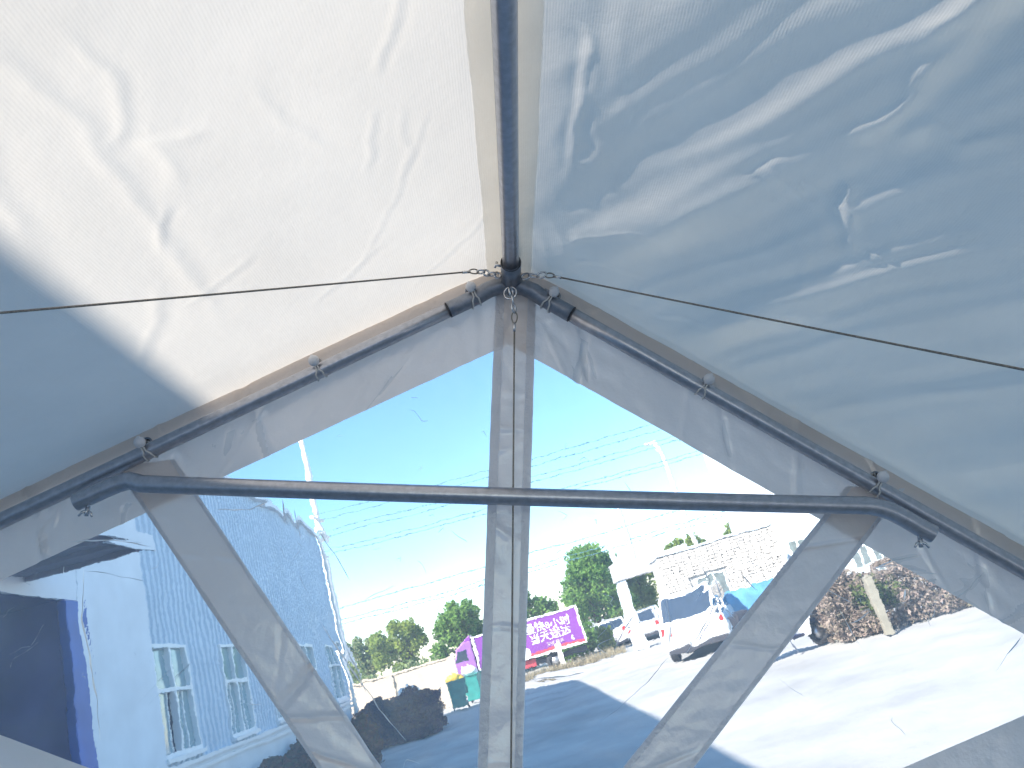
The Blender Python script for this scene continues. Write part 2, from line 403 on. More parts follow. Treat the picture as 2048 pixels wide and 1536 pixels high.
# --- roof cover
roof = thing('roof_cover', 'cream white coated fabric tent roof hanging over the pipes', 'tent roof', mat=TENT)
NRM = {-1: (-SN, 0, CS), 1: (SN, 0, CS)}
ROOFZ = .090
def roof_disp_left(q, v):
    d = .016*gn(q*1.1, v*1.4, 1)+.003*gn(q*3.1+v*2, v*3-q, 2)+.0016*gn(q*9, v*9, 3)
    C_ = [([(.964, .158), (.903, .187), (.846, .219), (.808, .233)], .0035, .008), ([(.744, .249), (.688, .269), (.636, .28), (.588, .303)], .003, .007),
          ([(.699, .156), (.621, .191), (.523, .238), (.358, .329), (.238, .409)], .0022, .006),
          ([(1.25, .69), (1.072, .668), (.939, .645), (.838, .66), (.72, .66), (.656, .664), (.443, .681), (.30, .69)], .0045, .016),
          ([(.734, .619), (.683, .656), (.603, .689)], .004, .008), ([(.742, .59), (.861, .583), (.841, .499)], .004, .014),
          ([(1.1, .60), (1.0, .57), (.93, .60), (.87, .64)], .004, .011), ([(.35, .30), (.27, .40), (.20, .52)], .0025, .010),
          ([(.9, .42), (.8, .40), (.66, .33)], .0025, .012), ([(.5, .55), (.46, .62), (.42, .74)], .003, .01),
          ([(.30, .05), (.2, .12), (.06, .3)], .002, .009), ([(.72, .20), (.66, .22), (.60, .21), (.52, .24)], .0022, .008),
          ([(1.05, .75), (.9, .80), (.7, .84)], .004, .018), ([(.55, .72), (.40, .80), (.25, .93)], .004, .015)]
    for pl, A, W in C_:
        jq = q+.010*gn(q*14, v*14, 5)+.004*gn(q*40, v*40, 6); jv = v+.010*gn(q*14+9, v*14, 7)+.004*gn(q*40, v*40, 8)
        dist, side, t = polydist(jq, jv, pl)
        e = .55*np.clip(np.minimum(t, 1-t)*5, 0.05, 1)
        d += A*e*(np.exp(-(dist/W)**2)-.55*np.exp(-((dist-W*1.5)/(W*1.4))**2)*(side > 0))
    return d
def roof_disp_right(q, v):
    a = .87*q+.5*v; b = -.5*q+.87*v
    bw = b+.035*gn(a*2.2, b*4, 3)+.015*gn(a*6, b*8, 4)
    k = np.clip((v-.02)/.35, 0, 1)
    d = k*(.024*gn(a*.9, bw*4.6, 5)+.016*gn(a*1.4+3, bw*9.5, 6)+.006*gn(a*2.2+7, bw*21, 14))
    k2 = np.clip((v-.35)/.3, 0, 1)
    d += k2*.007*gn(a*4+1, bw*13, 8)*np.clip(.4+1.6*gn(q*1.7, v*1.7, 9), 0, 1.2)
    d += .010*gn(q*1.2, v*1.3, 12)
    kr = np.exp(-((v-.15)/.07)**2)
    d += kr*.0028*(ridged(q*9, v*16, 10)-.4)*(.5+gn(q*3, v*3, 11))
    d += .0014*gn(q*12, v*12, 13)
    C_ = [([(.848, .108), (.825, .142), (.724, .136), (.61, .134), (.435, .129)], .0035, .008), ([(.70, .50), (.655, .47), (.62, .58)], .004, .012),
          ([(.714, .59), (.675, .619), (.643, .623), (.572, .666), (.525, .701)], .007, .012), ([(.665, .504), (.661, .588), (.549, .72), (.50, .84)], .0025, .008),
          ([(.93, .575), (1.044, .605), (1.096, .631), (1.2, .68)], .010, .018), ([(.88, .60), (.95, .615), (1.056, .633), (1.139, .68), (1.25, .73)], .010, .020),
          ([(.166, .124), (.25, .20), (.327, .292), (.354, .373)], .0025, .008), ([(.074, .537), (.195, .608), (.388, .79)], .006, .02),
          ([(.12, .15), (.18, .26), (.22, .36)], .002, .006), ([(.80, .62), (.86, .66), (.84, .71), (.90, .76)], .008, .016), ([(.78, .56), (.83, .60), (.93, .63)], .007, .014),
          ([(.55, .55), (.48, .62), (.36, .66)], .002, .006), ([(.08, .40), (.12, .46), (.10, .55)], .003, .010)]
    for pl, A, W in C_:
        jq = q+.010*gn(q*14, v*14, 15)+.004*gn(q*40, v*40, 16); jv = v+.010*gn(q*14+9, v*14, 17)+.004*gn(q*40, v*40, 18)
        dist, side, t = polydist(jq, jv, pl)
        e = .75*np.clip(np.minimum(t, 1-t)*5, 0.05, 1)
        d += A*e*(np.exp(-(dist/W)**2)-.55*np.exp(-((dist-W*1.5)/(W*1.4))**2)*(side > 0))
    return d
RQ = np.concatenate([np.arange(-.055, 1.42, .0062), np.linspace(1.5, 4.32, 30)])
RV = np.concatenate([np.arange(0, 1.46, .0062), np.linspace(1.52, EAVE/CS+.03, 22)])
def roof_pos(s, Q, V, off=0):
    D = (roof_disp_left if s < 0 else roof_disp_right)(Q, V)
    D = D*np.clip(V/.06, 0, 1)*np.clip((Q+.02)/.10, 0.05, 1)+(-.012 if s < 0 else .27)*np.sin(np.clip(V/2.9, 0, 1)*math.pi)*(np.clip((Q-.01)/1.6, 0, 1)**.6 if s > 0 else np.clip(Q/.5, 0, 1))
    sag = .030*np.exp(-V/.05)         # the sheet rolls over the ridge pipe
    D = D-sag+off
    n = NRM[s]
    return np.stack([s*V*CS+n[0]*D, -Q+0*V, ROOFZ-V*SN+n[2]*D], -1)
for s in (-1, 1):
    Q, V = np.meshgrid(RQ, RV, indexing='ij')
    P = roof_pos(s, Q, V)
    link('roof_panel', npmesh('roof_panel', P.reshape(-1, 3), gridfaces(len(RQ), len(RV))), 'roof_left', roof, True)
    # doubled seam strip beside the ridge
    qs = np.concatenate([np.arange(-.04, 1.45, .012), np.linspace(1.6, 4.3, 14)]); wv = .078 if s < 0 else .066
    vsn = np.linspace(.012, 1, 12)
    Q2, U2 = np.meshgrid(qs, vsn, indexing='ij')
    V2 = U2*(wv+.004*gn(Q2*5, 0*Q2, 20)+.0015*gn(Q2*30, 0*Q2, 21))
    P2 = roof_pos(s, Q2, V2, -.0035-.0012*np.sin(U2*math.pi)-.001*np.abs(gn(Q2*9, V2*30, 22)))
    link('ridge_hem', npmesh('ridge_hem', P2.reshape(-1, 3), gridfaces(len(qs), len(vsn))), 'roof_hem', roof, True)
    # edge flap that hangs down in front of the gable
    xs = np.linspace(0.0, EAVE, 220); ds = np.linspace(0, 1, 8)
    X, Dn = np.meshgrid(xs, ds, indexing='ij')
    hang = .040+.016*np.exp(-X/.25)+.006*gn(X*5, 0*X, 30 if s < 0 else 31)
    Zt = ROOFZ-X*SLOPE+.012
    P3 = np.stack([s*X, .040+.004*gn(X*9, Dn*2, 32)+0*X, Zt-Dn*hang/CS], -1)
    link('edge_flap', npmesh('edge_flap', P3.reshape(-1, 3), gridfaces(220, 8)), 'flap', roof, True)

# --- gable panel
gable = thing('gable_panel', 'clear vinyl end wall of the tent with grey white straps and bands', 'tent window', mat=TENT)
YP = .030
def strap(name, c, nu, nv, m, off=-.0, parent=gable, crum=1.0, seed=0, ru=0):
    """four corners (x,z): c0,c1 along one end, c3,c2 along the other"""
    u = np.linspace(0, 1, nu)[:, None]; v = np.linspace(0, 1, nv)[None, :]
    c = np.array(c, float)
    P = (1-u)[..., None]*((1-v)[..., None]*c[0]+v[..., None]*c[1])+u[..., None]*((1-v)[..., None]*c[3]+v[..., None]*c[2])
    X, Z = P[..., 0], P[..., 1]
    Ld = np.linalg.norm(c[3]-c[0]); Wd = np.linalg.norm(c[1]-c[0])
    e = .0012*gn(u*Ld*16+seed+0*v, v*0+seed+.5+0*u, 40)
    X = X+e*(v-.5)*2; Z = Z+e*(v-.5)
    uu = u*Ld+0*v; vv = v*Wd+0*u
    # cross folds
    fold = np.zeros_like(X); r = np.random.default_rng(seed+5)
    for k in range(int(Ld*9)):
        p0 = r.random()*Ld; sl = r.normal()*.5; A = r.normal()*(.0026+ru*.5); W = .004+.006*r.random()
        dd = uu-p0-sl*(vv-Wd/2)-.004*gn(vv*25+k, uu*10, 41)
        env = np.clip(1.4*np.abs(gn(vv*9+k*3.3, vv*0+.3, 42))*2.5, .05, 1)
        fold += A*env*np.exp(-(dd/W)**2)
    Y = YP+off+hpanel(X, Z)+crum*(fold+.0012*gn(uu*22+seed, vv*26, 43)+ru*(ridged(uu*7+seed, vv*9, 44)-.4)*(.3+np.clip(gn(uu*2.5, vv*4+seed, 45)*2, 0, 1)))
    return link(name, npmesh(name, np.stack([X, Y, Z], -1).reshape(-1, 3), gridfaces(nu, nv)), m, parent, True)
def band_low(x): return -.143-.553*abs(x)
# bands under the rafters
for s, sd in ((-1, 3), (1, 8)):
    b = strap('rafter_band', [(s*.0, .092), (s*.0, -.150), (s*2.42, band_low(2.42)), (s*2.42, ROOFZ-.002-SLOPE*2.42)], 340, 34, 'vinyl_white', -.002, seed=sd, ru=.0040)
# centre strap and its doubled edges
cst = strap('centre_strap', [(-.040, .02), (.066, .02), (.076, -1.40), (-.019, -1.40)], 260, 26, 'vinyl_white', -.006, seed=12, ru=.0022)
strap('hem', [(.044, .0), (.0665, .0), (.0765, -1.40), (.059, -1.40)], 160, 6, 'vinyl_hem', -.0095, cst, .3, 12)
strap('hem', [(-.0405, .0), (-.017, .0), (.002, -1.40), (-.0195, -1.40)], 160, 6, 'vinyl_hem', -.0095, cst, .3, 12)
# diagonal straps
d1 = strap('diagonal_strap', [(-.945, -.512), (-.805, -.487), (-.010, -1.40), (-.148, -1.40)], 240, 28, 'vinyl_white', -.009, seed=21, ru=.0008)
strap('hem', [(-.946, -.512), (-.934, -.510), (-.136, -1.40), (-.149, -1.40)], 160, 5, 'vinyl_hem', -.012, d1, .3, 21)
strap('hem', [(-.816, -.489), (-.804, -.487), (-.009, -1.40), (-.021, -1.40)], 160, 5, 'vinyl_hem', -.012, d1, .3, 21)
d2 = strap('diagonal_strap', [(.828, -.487), (.965, -.487), (.204, -1.40), (.056, -1.40)], 240, 28, 'vinyl_white', -.009, seed=27, ru=.0008)
strap('hem', [(.827, -.487), (.843, -.487), (.073, -1.40), (.055, -1.40)], 160, 5, 'vinyl_hem', -.012, d2, .3, 27)
strap('hem', [(.953, -.487), (.966, -.487), (.205, -1.40), (.192, -1.40)], 160, 5, 'vinyl_hem', -.012, d2, .3, 27)
# white skirt below the windows
strap('skirt', [(-2.40, -.765), (-2.40, -1.47), (0, -1.47), (0, -1.405)], 220, 24, 'vinyl_white', -.012, seed=33)
strap('skirt', [(2.40, -.46), (2.40, -1.47), (0, -1.47), (0, -1.47)], 220, 24, 'vinyl_white', -.012, seed=37)
# clear panes, each clipped to its own field
def clip_pane(planes, lo, hi, step=.0065):
    xs = np.arange(lo[0], hi[0]+step, step); zs = np.arange(lo[1], hi[1]+step, step)
    X, Z = np.meshgrid(xs, zs, indexing='ij')
    keep = np.ones(X.shape, bool)
    for (px, pz), (nx, nz) in planes: keep &= (X-px)*nx+(Z-pz)*nz > -.03
    V = np.stack([X, 0*X, Z], -1).reshape(-1, 3); F = gridfaces(len(xs), len(zs))
    F = F[keep.ravel()[F].any(1)]
    used = np.unique(F); mp = np.full(len(V), -1); mp[used] = np.arange(len(used))
    me = npmesh('clear_pane', V[used], mp[F])
    bm = bmesh.new(); bm.from_mesh(me)
    for (px, pz), (nx, nz) in planes:
        bmesh.ops.bisect_plane(bm, geom=bm.verts[:]+bm.edges[:]+bm.faces[:], plane_co=(px, 0, pz), plane_no=(nx, 0, nz), clear_inner=True)
    bm.to_mesh(me); bm.free()
    co = np.empty(len(me.vertices)*3, np.float32); me.vertices.foreach_get('co', co); co = co.reshape(-1, 3)
    x, z = co[:, 0].astype(float), co[:, 2].astype(float)
    h = hpanel(x, z)
    for pl in CREASE_W:
        d, sd, t = polydist(x, z, pl); h += -.0028*np.exp(-(d/.006)**2)*np.clip(np.minimum(t, 1-t)*6, 0.1, 1)
    co[:, 1] = YP+h; me.vertices.foreach_set('co', co.ravel()); me.update()
    return link('clear_pane', me, 'clear_vinyl', gable, True)
CREASE_W = [[(-.404, -.847), (-.366, -.895), (-.324, -.941), (-.247, -1.032), (-.184, -1.09)], [(-.34, -.899), (-.306, -.951), (-.278, -1.002)], [(.779, -.763), (.818, -.838), (.837, -.864)], [(.759, -.731), (.814, -.756)], [(.862, -.676), (.926, -.667), (1.028, -.686)], [(1.055, -.74), (1.094, -.705), (1.127, -.676)], [(.809, -.804), (.858, -.773)], [(.935, -.746), (.941, -.723)], [(.432, -.887), (.479, -.82), (.516, -.752), (.501, -.708)], [(.274, -.872), (.303, -.828), (.314, -.8)], [(.493, -.753), (.548, -.806)], [(.565, -.705), (.603, -.743)], [(-.688, -.608), (-.603, -.602), (-.552, -.576)], [(-.528, -.575), (-.508, -.634)], [(-.495, -.598), (-.468, -.668)], [(-.442, -.631), (-.344, -.755)], [(-.974, -.759), (-.953, -.871), (-.922, -.935), (-.882, -1.039), (-.856, -1.12)], [(-1.046, -.698), (-.915, -.686), (-.816, -.7)], [(.084, -.955), (.151, -.944), (.207, -.934)], [(.455, -.865), (.497, -.803), (.516, -.763)], [(.389, -.758), (.4, -.824), (.393, -.878)], [(.472, -.686), (.495, -.719), (.458, -.766)], [(.993, -.641), (.928, -.656), (.867, -.681)], [(.997, -.704), (1.015, -.697)], [(1.201, -.805), (1.15, -.856), (1.116, -.9)]]
CREASE_D = [[(.241, -1.036), (.341, -.954), (.398, -.888)], [(-.972, -.759), (-.899, -.767), (-.813, -.781)], [(-.786, -1.04), (-.721, -.958)], [(-.463, -.749), (-.434, -.793)], [(-.52, -.682), (-.497, -.716)], [(.632, -.926), (.695, -.965)], [(-.118, -.63), (-.075, -.657)], [(-.735, -1.007), (-.678, -.946)], [(-.762, -1.044), (-.687, -.957)], [(.269, -.883), (.326, -.788)]]
LD = ((-.735+-.14)/2, 0)
lc0, lc1 = np.array((-.785, -.60)), np.array((-.293, -1.146)); ln = np.array((-(lc1-lc0)[1], (lc1-lc0)[0])); ln /= np.linalg.norm(ln)   # points right/up
rc0, rc1 = np.array((.832, -.559)), np.array((.366, -1.116)); rn = np.array(((rc1-rc0)[1], -(rc1-rc0)[0])); rn /= np.linalg.norm(rn)   # points left/up
rafL = ((0, -.02), (.495, -.868)); rafR = ((0, -.02), (-.495, -.868))
ctr = (.02, -.5)
panes = [
    ([rafL, (tuple(lc0), tuple(-ln)), ((-2.38, 0), (1, 0)), ((-1.06, -1.14), (.26, .965))], (-2.40, -1.45), (.0, -.2)),
    ([rafL, (tuple(lc0), tuple(ln)), (ctr, (-1, .012)), ((0, -1.40), (0, 1))], (-1.05, -1.42), (.05, .02)),
    ([rafR, (tuple(rc0), tuple(rn)), (ctr, (1, -.012)), ((0, -1.40), (0, 1))], (.0, -1.42), (1.05, .02)),
    ([rafR, (tuple(rc0), tuple(-rn)), ((2.38, 0), (-1, 0)), ((1.03, -1.06), (-.39, .92))], (.0, -1.45), (2.40, -.2))]
pane_objs = [clip_pane(*p) for p in panes]
# whitened and dark crease marks in the vinyl, with glints put in as white ribbons
def ribbons(lines, wid, m, seed, off):
    r = np.random.default_rng(seed); V = []; F = []
    for pl in lines:
        pl = np.array(pl, float); seg = np.linalg.norm(np.diff(pl, axis=0), axis=1); T = np.concatenate([[0], np.cumsum(seg)])
        n = max(8, int(T[-1]/.006)); t = np.linspace(0, T[-1], n)
        x = np.interp(t, T, pl[:, 0]); z = np.interp(t, T, pl[:, 1])
        sd = r.random()*50
        x += .0045*gn(t*28+sd, 0*t+.3, 50); z += .0045*gn(t*28+sd, 0*t+.7, 51)
        tx = np.gradient(x); tz = np.gradient(z); L = np.hypot(tx, tz)+1e-9
        wv = wid*(.35+1.1*np.abs(gn(t*20+sd, 0*t+.2, 52))*2)*np.clip(np.minimum(t, T[-1]-t)/(.2*T[-1]), .08, 1)
        a = np.stack([x-tz/L*wv, YP+hpanel(x, z)+off, z+tx/L*wv], 1); b = np.stack([x+tz/L*wv, YP+hpanel(x, z)+off-.0012, z-tx/L*wv], 1)
        o = len(V); V.extend(np.stack([a, b], 1).reshape(-1, 3))
        F.extend([(o+2*i, o+2*i+1, o+2*i+3, o+2*i+2) for i in range(n-1)])
    return npmesh('crease_marks', V, F), m
rr = np.random.default_rng(5)
def random_lines(n, lo, hi, inside, lmin, lmax):
    out = []
    while len(out) < n:
        x, z = lo[0]+rr.random()*(hi[0]-lo[0]), lo[1]+rr.random()*(hi[1]-lo[1])
        a = rr.normal()*.5+(1.0 if rr.random() < .5 else 2.3); L = lmin+(lmax-lmin)*rr.random()**2
        p = [(x+L*k/3*math.cos(a+.25*k*rr.normal()), z+L*k/3*math.sin(a+.25*k*rr.normal())) for k in range(4)]
        if all(inside(*q) for q in p): out.append(p)
    return out
def in_planes(pl): return lambda x, z: all((x-p[0])*n[0]+(z-p[1])*n[1] > .06 for p, n in pl) and z < band_low(x)-.02
for i, po in enumerate(pane_objs):
    ins = in_planes(panes[i][0])
    def mine(l): return all((l[len(l)//2][0]-p[0])*n[0]+(l[len(l)//2][1]-p[1])*n[1] > 0 for p, n in panes[i][0])
    wl = [l for l in CREASE_W if mine(l)]; dl = [l for l in CREASE_D if mine(l)]
    lo = ((-1.3, -1.2), (-.7, -1.2), (.1, -1.2), (.5, -1.05))[i]; hi = ((-.5, -.75), (0, -.2), (.75, -.2), (1.3, -.65))[i]
    wl2 = random_lines((14, 18, 14, 5)[i], lo, hi, ins, .015, .07)
    dl2 = random_lines((1, 1, 1, 0)[i], lo, hi, ins, .015, .05)
    for L, wd, m, sd, of in ((wl, .0013, 'crease_glint', 60+i, -.0042), (wl2, .0005, 'crease_glint', 70+i, -.0030), (dl+dl2, .0006, 'crease_dark', 80+i, -.0036)):
        if L:
            me, mm = ribbons(L, wd, m, sd, of); link('crease_marks', me, mm, po, True, stuff=True)

# --- ball bungees looped round the rafters, with the eyelets they pass through
balls = [(-.863, 'bungee ball beside the left end of the tie bar'), (-.470, 'bungee ball midway along the sunlit left rafter'), (-.092, 'bungee half hidden behind the left cable hook near the apex'),
         (.102, 'bungee cord round the right connector arm near the apex'), (.487, 'bungee ball midway along the shaded right rafter'), (.884, 'bungee ball above the right end of the tie bar')]
for k, (x, lab) in enumerate(balls):
    s = -1 if x < 0 else 1; tilt = (-.10, .12, .25, -.1, .08, .28)[k]
    ax = Vector((s*CS, 0, -SN)); nn = Vector((s*SN, 0, CS))
    c0 = Vector((x, 0, pipe_z(x)))
    eb = c0+nn*.030
    o = thing('ball_bungee', 'white plastic '+lab, 'bungee cord', mat=TENT @ Matrix.Translation(c0), group='ball bungees along the rafters')
    rad = .0265 if abs(x) < .12 else .0235
    b = MB(); bp = nn*.012+Vector((0, -.030, 0))
    for q in (-1, 1):
        pts = []
        for i in range(15):
            t = math.radians(25+i*17.5)
            pts.append(ax*(q*(.0075+.004*math.sin(i/14*math.pi))*(1 if i else .4)+tilt*.02*math.sin(t))+Vector((0, -math.cos(t)*rad*1.06, 0))+nn*(math.sin(-t)*rad*1.06+.004))
        b.tube([bp+ax*q*.003]+pts+[nn*.03+Vector((0, .022, 0))], .0021, 8)
    b.build('cord_loop', 'cord', o, True)
    MB().sphere(bp+nn*.006, .0138, 20, 12).build('ball', 'ball_plastic', o, True)
    MB().tube([bp+nn*.016, bp+nn*.021+Vector((0, .003, 0))], [.0055, .0045], 12).build('ball_neck', 'ball_plastic', o, True)
    # eyelet in the band
    ep = c0+nn*.032
    MB().ring(ep+Vector((0, YP-.010+float(hpanel(np.array(ep.x), np.array(ep.z))), 0)), (0, 1, .15), .0105, .0026, 20, 8).build('eyelet', 'galv_dark', gable, True)
    MB().tube([ep+Vector((0, YP-.0085, 0)), ep+Vector((0, YP-.0065, 0))], .0095, 18).build('eyelet_hole', 'black_line', gable, True)

# --- tension cables
def chain(o, pts, R=.0095, r=.0026, m='chrome'):
    for i in range(len(pts)-1):
        a, b = Vector(pts[i]), Vector(pts[i+1]); d = (b-a)
        side = Vector((0, 1, 0)) if i % 2 else Vector((0, .3, 1))
        MB().ring((a+b)/2, d.cross(side), R, r, 18, 8, d.length*.5/R+.18, d).build('chain_link', m, o, True)
def cable(label, hook, start, end, sag, links):
    o = thing('steel_cable', label, 'cable', mat=TENT @ Matrix.Translation(Vector(hook)))
    H = Vector(hook); S = Vector(start)-H; E_ = Vector(end)-H; d = (E_-S).normalized()
    n = links+1
    chain(o, [S*(i/n) for i in range(n+1)])
    sd = d.cross(Vector((0, 1, 0))).normalized()
    # thimble eye, ferrule, rope
    eye = [S+d*(.0+.030*(1-math.cos(t))/2*1.0)+sd*.0085*math.sin(t)*(1-.35*(1-math.cos(t))/2) for t in np.linspace(0, 2*math.pi, 22)[:-1]]
    MB().tube(eye, .0017, 8, closed=True).build('rope_eye', 'wire_rope', o, True)
    MB().tube([S+d*.028, S+d*.052], .0036, 12).build('ferrule', 'chrome', o, True)
    A_ = S+d*.05; pts = [A_+(E_-A_)*t+Vector((0, 0, -sag*math.sin(t*math.pi))) for t in np.linspace(0, 1, 40)]
    MB().tube(pts, .0021, 8).build('rope', 'wire_rope', o, True)
    return o
cable('thin steel cable running from the apex across the sunlit roof half', (-.028, -.045, .006), (-.082, -.075, .002), (-2.47, -2.24, -1.39), .012, 3)
cable('thin steel cable running from the apex across the shaded roof half', (.028, -.045, .006), (.088, -.080, -.004), (2.47, -2.06, -1.39), .012, 2)
cv = cable('thin steel cable hanging from the apex ring down along the centre strap', (0, -.035, -.022), (.013, -.032, -.088), (.102, -.01, -2.62), 0, 2)
MB().ring((0, .004, -.012), (.3, 1, .0), .0165, .0021, 24, 8).build('apex_ring', 'chrome', cv, True)

# ------------------------------------------------------------------ workshop building along the left
WM = Matrix(((.0995, .995, 0, -7.1), (-.995, .0995, 0, 24), (0, 0, 1, 0), (0, 0, 0, 1)))   # local x: along the wall towards us, y: outward
shop = thing('workshop_building', 'long corrugated workshop, its shade put in as pale blue, with tall white windows and a dark doorway', 'building', mat=WM)
WINS = [(.55, 1.95), (3.55, 4.90), (6.35, 7.65), (9.08, 10.38), (11.80, 13.10)]
SILL, HEAD, EAVEZ = 1.56, 3.06, 6.4
def corrugated(x0, x1, z0, z1, y=0, per=.19, dep=.028):
    n = max(1, round((x1-x0)/per)); p = (x1-x0)/n; pr = []
    for i in range(n):
        b = x0+i*p; pr += [(b, y-dep), (b+p*.42, y-dep), (b+p*.54, y), (b+p*.88, y)]
    pr.append((x1, y-dep))
    V = [(a, b, z0) for a, b in pr]+[(a, b, z1) for a, b in pr]; k = len(pr)
    return MB().add(V, [(i, i+1, i+1+k, i+k) for i in range(k-1)])
edges = [0]+[e for w_ in WINS for e in w_]
for i in range(0, len(edges), 2):                                   # strips between the windows
    a = edges[i]; b = WINS[i//2][0] if i//2 < len(WINS) else None
    if b is not None and b-a > .05: corrugated(a, b, 1.42, EAVEZ).build('siding_panel', 'siding', shop)
for a, b in WINS:
    corrugated(a, b, HEAD-.02, EAVEZ).build('siding_panel', 'siding', shop); corrugated(a, b, 1.42, SILL-.03).build('siding_panel', 'siding', shop)
corrugated(13.10, 40, 5.15, EAVEZ).build('siding_panel', 'siding', shop)
MB().box((0, -.30, 0), (13.1, -.03, 1.40)).build('plinth', 'white_paint', shop)
MB().box((0, -.04, 1.40), (13.1, .05, 1.46)).box((0, -.06, 1.28), (13.1, .025, 1.34)).build('plinth_moulding', 'window_frame', shop)
for k, (a, b) in enumerate(WINS):
    wd = MB(); t = .055; y0, y1 = -.09, .012
    wd.box((a, y0, SILL), (a+t, y1, HEAD)).box((b-t, y0, SILL), (b, y1, HEAD)).box((a+t, y0, HEAD-t), (b-t, y1, HEAD)).box((a+t, y0, SILL), (b-t, y1, SILL+t))
    fr = wd.build('window', 'window_frame', shop)
    m = a+(b-a)*.50; zt = SILL+(HEAD-SILL)*.58
    MB().box((m-.03, y0+.01, SILL+t), (m+.03, y1-.004, HEAD-t)).build('mullion', 'window_frame', fr)
    MB().box((a+t, y0+.012, zt-.03), (m-.03, y1-.006, zt+.03)).box((m+.03, y0+.012, zt-.03), (b-t, y1-.006, zt+.03)).build('transom', 'window_frame', fr)
    for xa, xb in ((a+t, m-.03), (m+.03, b-t)):
        for za, zb_ in ((SILL+t, zt-.03), (zt+.03, HEAD-t)):
            if k == 4 and xa > m and za < zt-.1:                    # sash pushed aside: dark gap
                MB().box((xa+.20, y0+.02, za), (xb, y0+.03, zb_)).build('pane', 'window_glass', fr)
                MB().box((xa+.17, y0+.015, za), (xa+.20, y0+.05, zb_)).build('sash_bar', 'window_frame', fr)
                continue
            MB().box((xa, y0+.02, za), (xb, y0+.03, zb_)).build('pane', 'window_glass', fr)
            if za < zt-.1:
                xm = (xa+xb)/2; MB().box((xm-.014, y0+.03, za), (xm+.014, y0+.055, zb_)).build('sash_bar', 'window_frame', fr)
    MB().box((a-.04, -.02, SILL-.06), (b+.04, .07, SILL)).build('sill', 'window_frame', fr)
MB().box((0, -.6, 1.40), (13.1, -.56, 6.3)).build('inner_lining', 'inside_shade', shop)
MB().box((13.1, -.30, 0), (14.95, .035, 5.15)).build('plain_wall', 'white_paint', shop, bevel=.01)
MB().box((14.95, -.04, 0), (15.30, .06, 3.55)).build('door_edge', 'blue_paint', shop, bevel=.01)
MB().box((14.96, .0, 3.56), (40, .032, 5.15)).build('lintel', 'white_paint', shop)
MB().box((22.5, -.30, 0), (40, .03, 3.56)).build('plain_wall', 'white_paint', shop)
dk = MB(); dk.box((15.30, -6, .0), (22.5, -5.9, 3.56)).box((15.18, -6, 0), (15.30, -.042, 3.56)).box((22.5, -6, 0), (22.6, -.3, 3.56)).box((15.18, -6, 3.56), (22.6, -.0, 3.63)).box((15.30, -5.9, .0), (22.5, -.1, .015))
dk.build('doorway_interior', 'inside_shade', shop)
MB().box((13.1, -.02, 5.10), (40, .075, 5.19)).build('flashing', 'window_frame', shop)
# canopy over the doorway
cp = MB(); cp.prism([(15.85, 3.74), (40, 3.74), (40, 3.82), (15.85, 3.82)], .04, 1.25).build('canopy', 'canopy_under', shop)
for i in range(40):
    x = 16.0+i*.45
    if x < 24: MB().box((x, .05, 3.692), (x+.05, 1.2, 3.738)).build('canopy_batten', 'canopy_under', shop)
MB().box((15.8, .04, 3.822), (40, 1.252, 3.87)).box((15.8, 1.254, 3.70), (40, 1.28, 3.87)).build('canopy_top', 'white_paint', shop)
# far end wall, roof
MB().box((0.0, -14, 0), (.12, -.05, EAVEZ)).build('end_wall', 'siding', shop)
g = MB(); g.add([(-.05, .06, EAVEZ), (40, .06, EAVEZ), (40, -7, EAVEZ+1.1), (-.05, -7, EAVEZ+1.1), (40, -14, EAVEZ), (-.05, -14, EAVEZ)], [(0, 1, 2, 3), (3, 2, 4, 5)])
g.add([(-.04, -.0, EAVEZ-.003), (-.04, -7, EAVEZ+1.09), (-.04, -14, EAVEZ-.003)], [(0, 1, 2)])
g.build('roof', 'roof_sheet', shop)
MB().box((-.06, .0, EAVEZ-.10), (40, .10, EAVEZ-.004)).build('gutter', 'window_frame', shop)
MB().tube([(-.02, .07, 0), (-.02, .07, EAVEZ-.05)], .05, 10).build('downpipe', 'white_pole', shop)

# low red brown planting at the foot of the wall
def plant(name, label, cat, V, F, m, group=None, part='foliage'):
    o = thing(name, label, cat, tuple(float(x) for x in (V[:, 0].mean(), V[:, 1].mean(), 0)), group=group)
    V = V-np.array([V[:, 0].mean(), V[:, 1].mean(), 0]); link(part, npmesh(part, V, F), m, o)
    return o
for k, (s0, s1, h, mm, lb) in enumerate(((8.4, 13.0, .85, 'leaf_red', 'red brown leafy bed under the two nearest workshop windows'), (4.2, 8.2, .95, 'leaf_red', 'dark red leafy bed further along the workshop wall'))):
    V, F = leaves_box(9000, (s0, .10, .02), (s1, 1.25, h), .085, 30+k, .22)
    V = (np.array(WM.to_3x3()) @ V.T).T+np.array([-7.1, 24, 0])
    o = plant('shrub_bed', lb, 'shrub', V, F, mm, 'planting along the workshop')
    r = np.random.default_rng(k)
    b = MB()
    for i in range(26):
        p = WM @ Vector((s0+(s1-s0)*r.random(), .2+.9*r.random(), 0)); q = p+Vector((r.normal()*.1, r.normal()*.1, h*.8))
        b.tube([p-o.location, q-o.location], [.012, .005], 5)
    b.build('stems', 'bark', o, stuff=True)
# dark hedge
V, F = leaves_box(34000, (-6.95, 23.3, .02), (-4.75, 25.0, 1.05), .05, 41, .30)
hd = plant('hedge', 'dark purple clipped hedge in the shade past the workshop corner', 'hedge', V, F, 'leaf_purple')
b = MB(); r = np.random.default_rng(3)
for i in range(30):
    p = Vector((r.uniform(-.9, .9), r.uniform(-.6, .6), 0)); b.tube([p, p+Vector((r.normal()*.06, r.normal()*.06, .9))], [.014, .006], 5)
b.build('stems', 'bark', hd, stuff=True)
